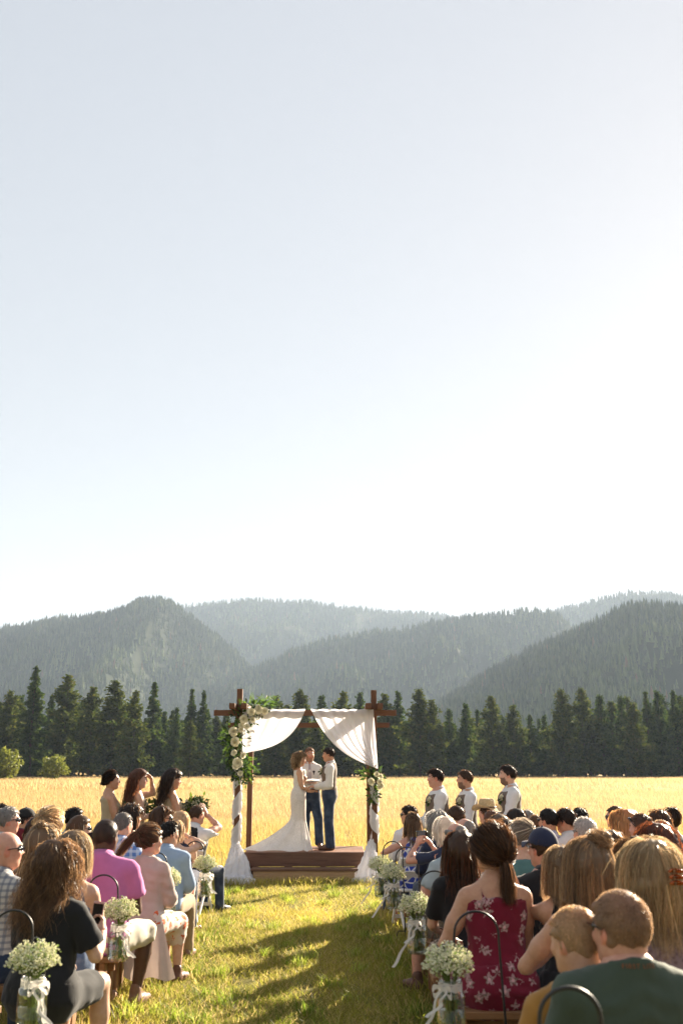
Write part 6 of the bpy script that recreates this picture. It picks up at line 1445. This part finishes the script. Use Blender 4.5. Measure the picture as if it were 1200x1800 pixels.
def make_jar(seed, side):
    """origin at the wire's top; jar of gypsophila with a ribbon bow"""
    r = np.random.default_rng(seed); P = []
    # glass
    m = MB(); z0 = -.36
    m.lathe([(0, z0 + .004), (.050, z0), (.060, z0 + .012), (.062, z0 + .03), (.062, z0 + .135), (.058, z0 + .158), (.046, z0 + .172), (.046, z0 + .205), (.048, z0 + .206), (.048, z0 + .196)], n=28); P.append(('glass_jar', m, gl, True, None))
    m = MB(); m.lathe([(0, z0 + .008), (.054, z0 + .010), (.057, z0 + .03), (.057, z0 + .09), (0, z0 + .0905)], n=24); P.append(('water', m, gl, True, None))
    m = MB()
    for k in range(26):
        a, rr = r.uniform(0, 6.28), r.uniform(.005, .04); b = a + r.normal(0, .6); m.tube([(np.cos(a) * rr, np.sin(a) * rr, z0 + .015), (np.cos(b) * rr * .8, np.sin(b) * rr * .8, z0 + .13), (np.cos(b) * .022, np.sin(b) * .022, z0 + .20), (np.cos(b) * .06, np.sin(b) * .06, z0 + .27)], .0022, 4, c=np.array([.14, .19, .04]) * r.uniform(.7, 1.4), cap=False)
        if k % 3 == 0:
            V, F, C = leaves(5, [(np.cos(a) * rr, np.sin(a) * rr, z0 + r.uniform(.05, .16))], (.03, .03, .03), .035, seed + k, [(.12, .17, .04), (.2, .22, .06)]); m.add(V, F[0]); m.C[-1] = C
    P.append(('stems', m, stemm, False, 'stuff'))
    # flower cloud: tiny six-sided buds on hair-fine twigs
    n = 1000; d = r.normal(0, 1, (n, 3)); d[:, 2] = np.abs(d[:, 2]) * 1.0 - .25; d /= np.linalg.norm(d, axis=1)[:, None]
    Q = d * (r.uniform(.25, 1, (n, 1)) ** .45) * np.array([.108, .108, .092]) * (1 + .22 * wob(d, 3.5, seed))[:, None] + np.array([0, 0, z0 + .262])
    o = np.array([[1, 0, 0], [-1, 0, 0], [0, 1, 0], [0, -1, 0], [0, 0, 1], [0, 0, -1]], float); of = np.array([[0, 2, 4], [2, 1, 4], [1, 3, 4], [3, 0, 4], [2, 0, 5], [1, 2, 5], [3, 1, 5], [0, 3, 5]])
    sz = r.uniform(.0036, .0076, (n, 1, 1)); V = (Q[:, None] + o[None] * sz * r.uniform(.7, 1.2, (n, 6, 1))).reshape(-1, 3); m = MB(); m.add(V, (np.arange(n)[:, None, None] * 6 + of[None]).reshape(-1, 3))
    tone = r.uniform(0, 1, (n, 1)); m.C[-1] = np.repeat(np.array([.86, .85, .66]) * (1 - .2 * tone * (tone > .6)) * np.where(tone > .85, np.array([.75, .9, .5]), 1), 6, 0)
    i = r.integers(0, n, 260); A = Q[i]; B = np.array([0, 0, z0 + .20]) + (A - np.array([0, 0, z0 + .20])) * r.uniform(.3, .6, (260, 1)); w = unit_rows(np.cross(A - B, r.normal(0, 1, (260, 3)))) * .0009
    m.add(np.stack([A - w, A + w, B + w, B - w], 1).reshape(-1, 3), np.arange(260)[:, None] * 4 + np.array([[0, 1, 2, 3]]), (.20, .26, .09)); P.append(('flower_cloud', m, bud, False, 'stuff'))
    # wire
    m = MB(); a = np.linspace(0, 3.1416, 15); m.tube(np.stack([np.cos(a) * .049, 0 * a, z0 + .19 + np.sin(a) * .17], 1), .0012, 5); a = np.linspace(0, 6.283, 24); m.tube(np.stack([np.cos(a) * .0485, np.sin(a) * .0485, z0 + .186 + 0 * a], 1), .0014, 4, cap=False); P.append(('wire_handle', m, wire, True, None))
    # ribbon band, two loops, two tails
    m = MB(); a = np.linspace(0, 6.283, 33); rr = .0505 + .003 * np.sin(a * 9)
    m.add(np.concatenate([np.stack([np.cos(a) * rr, np.sin(a) * rr, z + .003 * np.sin(a * 7 + z * 60)], 1) for z in (z0 + .162, z0 + .178, z0 + .196)]), grid_faces(3, 33))
    f0 = np.array([side * .030, -.046, z0 + .176]); out = unit(np.array([side * .55, -.83, 0])); lat = np.array([out[1], -out[0], 0]) * -1
    for sg in (-1, 1):
        t = np.linspace(0, 1, 12)[:, None]; cl = f0 + out * .012 + lat * sg * .045 * np.sin(t * 3.14) ** .8 + np.array([0, 0, 1]) * (.018 * np.sin(t * 6.28) - .012 * np.sin(t * 3.14)) + out * .012 * np.sin(t * 3.14)
        w_ = (.005 + .009 * np.sin(t * 3.14)) * (out * .35 + np.array([0, 0, .94])); m.add(np.concatenate([cl - w_, cl, cl + w_]), grid_faces(3, 12))
        t = np.linspace(0, 1, 16)[:, None]; L = (.15 if side > 0 else .17 - .05 * sg) + .02 * r.uniform(-1, 1); cl = f0 + out * (.016 + .012 * np.sin(t * 9 + seed)) + lat * sg * (.012 + .030 * t + .006 * np.sin(t * 12)) + np.array([0, 0, -1]) * L * t + np.array([side * .10 * t[:, 0] ** 1.5 * (sg < 0 or side < 0), 0 * t[:, 0], 0 * t[:, 0]]).T
        w_ = (lat * .9 + out * .3 * np.sin(t * 8)) * (.006 + .006 * t); m.add(np.concatenate([cl - w_, cl + .003 * out, cl + w_]), grid_faces(3, 16))
    P.append(('ribbon', m, ribm, True, None)); return P
JP = [make_jar(11, 1), make_jar(12, -1)]
JD = {}
def hook(label, jlabel, sx, top_y, D, jx, k, shaft_lean=0.0, jar=True, zt=None, drop=.135, turn=0.0):
    """sx, jx: pixel x of shaft and of the hanging end at the hook's height; top_y: pixel y of the arc's top"""
    X0 = at(sx, top_y, D)[0]; X1 = at(jx, top_y, D)[0]; zt = at(sx, top_y, D)[2] if zt is None else zt; w = X1 - X0
    t = thing('shepherd_hook', label, 'hook stand', (X0, D, 0), 0, 'shepherd hooks along the aisle')
    r_ = abs(w) / 2; a = np.linspace(np.pi, 0, 17); arc = np.stack([w / 2 + np.cos(a) * w / 2, 0 * a, zt - r_ * .95 + np.sin(a) * r_ * .95], 1)
    sh_ = np.array([[shaft_lean, 0, -.12], [shaft_lean * .6, 0, .3], [0, 0, zt - r_ * .95 - .02]]); tail = np.array([[w * 1.02, 0, zt - r_ * .95 - drop * .45], [w * 1.06, 0, zt - r_ * .95 - drop * .85], [w * 1.12, 0, zt - r_ * .95 - drop], [w * 1.20, 0, zt - r_ * .95 - drop * .9], [w * 1.25, 0, zt - r_ * .95 - drop * .62], [w * 1.26, 0, zt - r_ * .95 - drop * .36]])
    m = MB(); m.tube(np.concatenate([sh_, arc, tail]), .0062, 8); m.build('hook_rod', iron, t, True)
    m = MB(); m.tube([(shaft_lean * .7, 0, .10), (shaft_lean * .7 - .07, 0, .10), (shaft_lean * .7 - .085, 0, .07), (shaft_lean * .7 - .085, 0, -.10)], .005, 6); m.build('step_prong', iron, t, True)
    if jar:
        j = thing('flower_jar', jlabel, 'jar', (X0 + w * 1.12, D, zt - r_ * .95 - drop + .10), turn, 'flower jars on hooks')
        for nm, mb, mat, sm, kd in JP[k]:
            if (nm, k) not in JD: o = mb.build(nm, mat, j, sm, kd); JD[(nm, k)] = o.data
            else: link(nm, JD[(nm, k)], j, kd)
        j.scale = (1.2,) * 3
    return t
hook('black hook left of the aisle nearest the camera', 'flower jar with wide ribbon before the woman filming', -8, 1600, 5.55, 60, 0, -.02)
hook('black hook beside the man in pink', 'flower jar hanging beside the man in the pink shirt', 157, 1538, 7.55, 209, 0, -.04)
hook('black hook at the cardigan woman', 'flower jar hanging by the khaki trousers', 260, 1499, 9.7, 294, 1, -.03, turn=.5)
hook('black hook farthest along the left aisle side', 'flower jar before the first white chairs on the left', 328, 1479, 11.3, 359, 0, -.03)
hook('black hook against the burgundy dress', 'flower jar with long tails beside the burgundy dress', 874, 1602, 5.6, 797, 1, .05)
hook('black hook at the long haired woman in black', 'flower jar hanging beside the camouflage shorts', 789, 1531, 7.9, 737, 1, .0, turn=.3)
hook('black hook beside the blue patterned dress', 'third flower jar on the right aisle side counted from the camera', 734, 1489, 10.4, 695, 1, .02)
hook('black hook closest to the arch on the right', 'flower jar nearest the right arch post', 707, 1479, 11.4, 673, 1, .02, turn=-.3)
hook('black hook in front of the boy and the man in green', '', 1052, 1736, 2.95, 945, 1, .0, jar=False)
# ---- bouquets held by the bridesmaids
def bouquet(label, key, off=(0, .10, .04)):
    root, q = BQ[key]; s = q['s']; wr = q['arms'][1][2]; p = Vector((wr + np.array(off)) * s); M = Matrix.Translation(root.location) @ root.rotation_euler.to_matrix().to_4x4()
    t = thing('bouquet', label, 'bouquet', tuple(M @ p), 0, 'bridesmaids bouquets'); r = np.random.default_rng(len(key) + ord(key[0]))
    V, F, C = leaves(260, [(0, 0, 0), (.06, 0, .02), (-.06, 0, .02), (0, -.05, .04), (.10, -.02, .06)], (.14, .12, .10), .075, ord(key[0]), GREENS + [(.09, .13, .06)], .1); build('foliage', V, F, leafm, t, C, False, 'stuff')
    for k in range(8):
        d = unit(r.normal(0, 1, 3) + np.array([0, -.6, .5])); o = link('rose', ROSES[k % 3], t, loc=tuple(d * np.array([.11, .09, .07]) + np.array([0, 0, .02]))); sc = r.uniform(.045, .065); o.scale = (sc,) * 3; o.rotation_euler = (R(60) + r.normal(0, .4), r.normal(0, .5), r.normal(0, .6))
    m = MB(); m.tube([(0, 0, -.02), (.0, .01, -.16)], [.022, .016], 8); m.build('stem_bundle', stemm, t, True)
    m = MB(); u, v = np.meshgrid(np.linspace(-1, 1, 3), np.linspace(0, 1, 14), indexing='ij'); m.add(np.stack([u * (.008 + .010 * v) - .03 * v + .01 * np.sin(v * 8), -.03 - .02 * v + 0 * u, -.06 - .34 * v], -1).reshape(-1, 3), grid_faces(3, 14)); m.build('ribbon', ribm, t, True)
bouquet('white rose bouquet held by the black haired bridesmaid', 'a'); bouquet('full white rose bouquet with trailing ribbon held by the auburn bridesmaid', 'b'); bouquet('leafy bouquet held by the bridesmaid nearest the arch', 'c', (.02, .02, .08))
# ---- hand held things
def at_hand(key, side, off):
    root, q = PH[key]; M = Matrix.Translation(root.location) @ root.rotation_euler.to_matrix().to_4x4(); S, e, wr, hd, pn, hp = q['arms'][side]
    z = unit(pn - hd * pn.dot(hd)); x = np.cross(hd, z); return M @ Vector((wr + x * off[0] + hd * off[1] + z * off[2]) * q['s']), root
p, root = at_hand('l1', 1, (-.01, .085, -.040))
ph = thing('smartphone', 'smartphone with a pale pink edge held up by the woman filming', 'phone', tuple(p), R(-12))
m = MB(); m.box((-.036, -.004, -.06), (.036, .004, .085), bev=.0035); m.build('phone_case', plain('pink_case', (.55, .34, .33), .4, .4), ph)
m = MB(); m.box((-.032, -.0052, -.046), (.032, -.0042, .072)); m.build('screen', plain('phone_screen', (.02, .017, .015), .1, .5), ph); ph.rotation_euler = (R(-8), R(4), R(-14))
root, q = PH['cam']; M = Matrix.Translation(root.location) @ root.rotation_euler.to_matrix().to_4x4(); wl_, wr_ = q['arms'][-1][2], q['arms'][1][2]; c = M @ Vector(((wl_ + wr_) / 2 + np.array([0, .05, .075])) * q['s'])
cm = thing('camera', 'small black camera held up by the silver haired woman', 'camera', tuple(c), root.rotation_euler[2])
m = MB(); m.box((-.06, -.02, -.036), (.06, .02, .036), bev=.008); m.build('camera_body', blackm, cm); m = MB(); m.lathe([(0, 0), (.026, 0), (.028, .02), (.024, .035), (.02, .036), (0, .03)], n=16); m.build('lens', lensm, cm, True, xf=lambda V: V @ rotmat(R(-90)).T + np.array([0, .02, 0])); m = MB(); m.box((-.045, -.0215, -.026), (.03, -.0205, .026)); m.build('display', plain('display', (.10, .11, .13), .15, .5), cm)
root, q = PH['off']; M = Matrix.Translation(root.location) @ root.rotation_euler.to_matrix().to_4x4(); c = M @ Vector((q['arms'][-1][2] * .5 + q['arms'][1][2] * .5 + np.array([0, .11, .025])) * q['s'])
bk_ = thing('open_book', 'open white book held by the officiant', 'book', tuple(c), root.rotation_euler[2]); paper = plain('paper', (.78, .76, .72), .8, .2)
for sg in (-1, 1):
    m = MB(); m.box((-.075, -.10, -.008), (.075, .10, .008), rotmat(R(-8), R(sg * 6)), bev=.003); m.build('page_block', paper, bk_, loc=(sg * .076, 0, .008))
m = MB(); m.box((-.155, -.105, -.004), (.155, .105, .0), rotmat(R(-8)), bev=.001); m.build('cover', plain('book_cover', (.62, .60, .57), .5, .3), bk_, loc=(0, 0, -.006))
# leopard handbag on the bench end
X, Y, Z = at(772, 1648, 7.55); hb = thing('handbag', 'leopard print handbag on the bench beside the woman in black', 'handbag', (X, 7.5, .445)); m = MB()
m.lathe([(0, 0), (.085, 0), (.10, .02), (.10, .09), (.07, .15), (.02, .172), (0, .172)], n=24); m.build('bag_body', cloth('leopard', (.50, .40, .32), pattern='print', c2=(.07, .05, .045), scale=3), hb, True, xf=lambda V: V * np.array([1, .55, 1])); a = np.linspace(0, 3.14, 14); m = MB(); m.tube(np.stack([np.cos(a) * .06, 0 * a, .15 + np.sin(a) * .09], 1), .006, 6); m.build('bag_handle', shoem, hb, True)
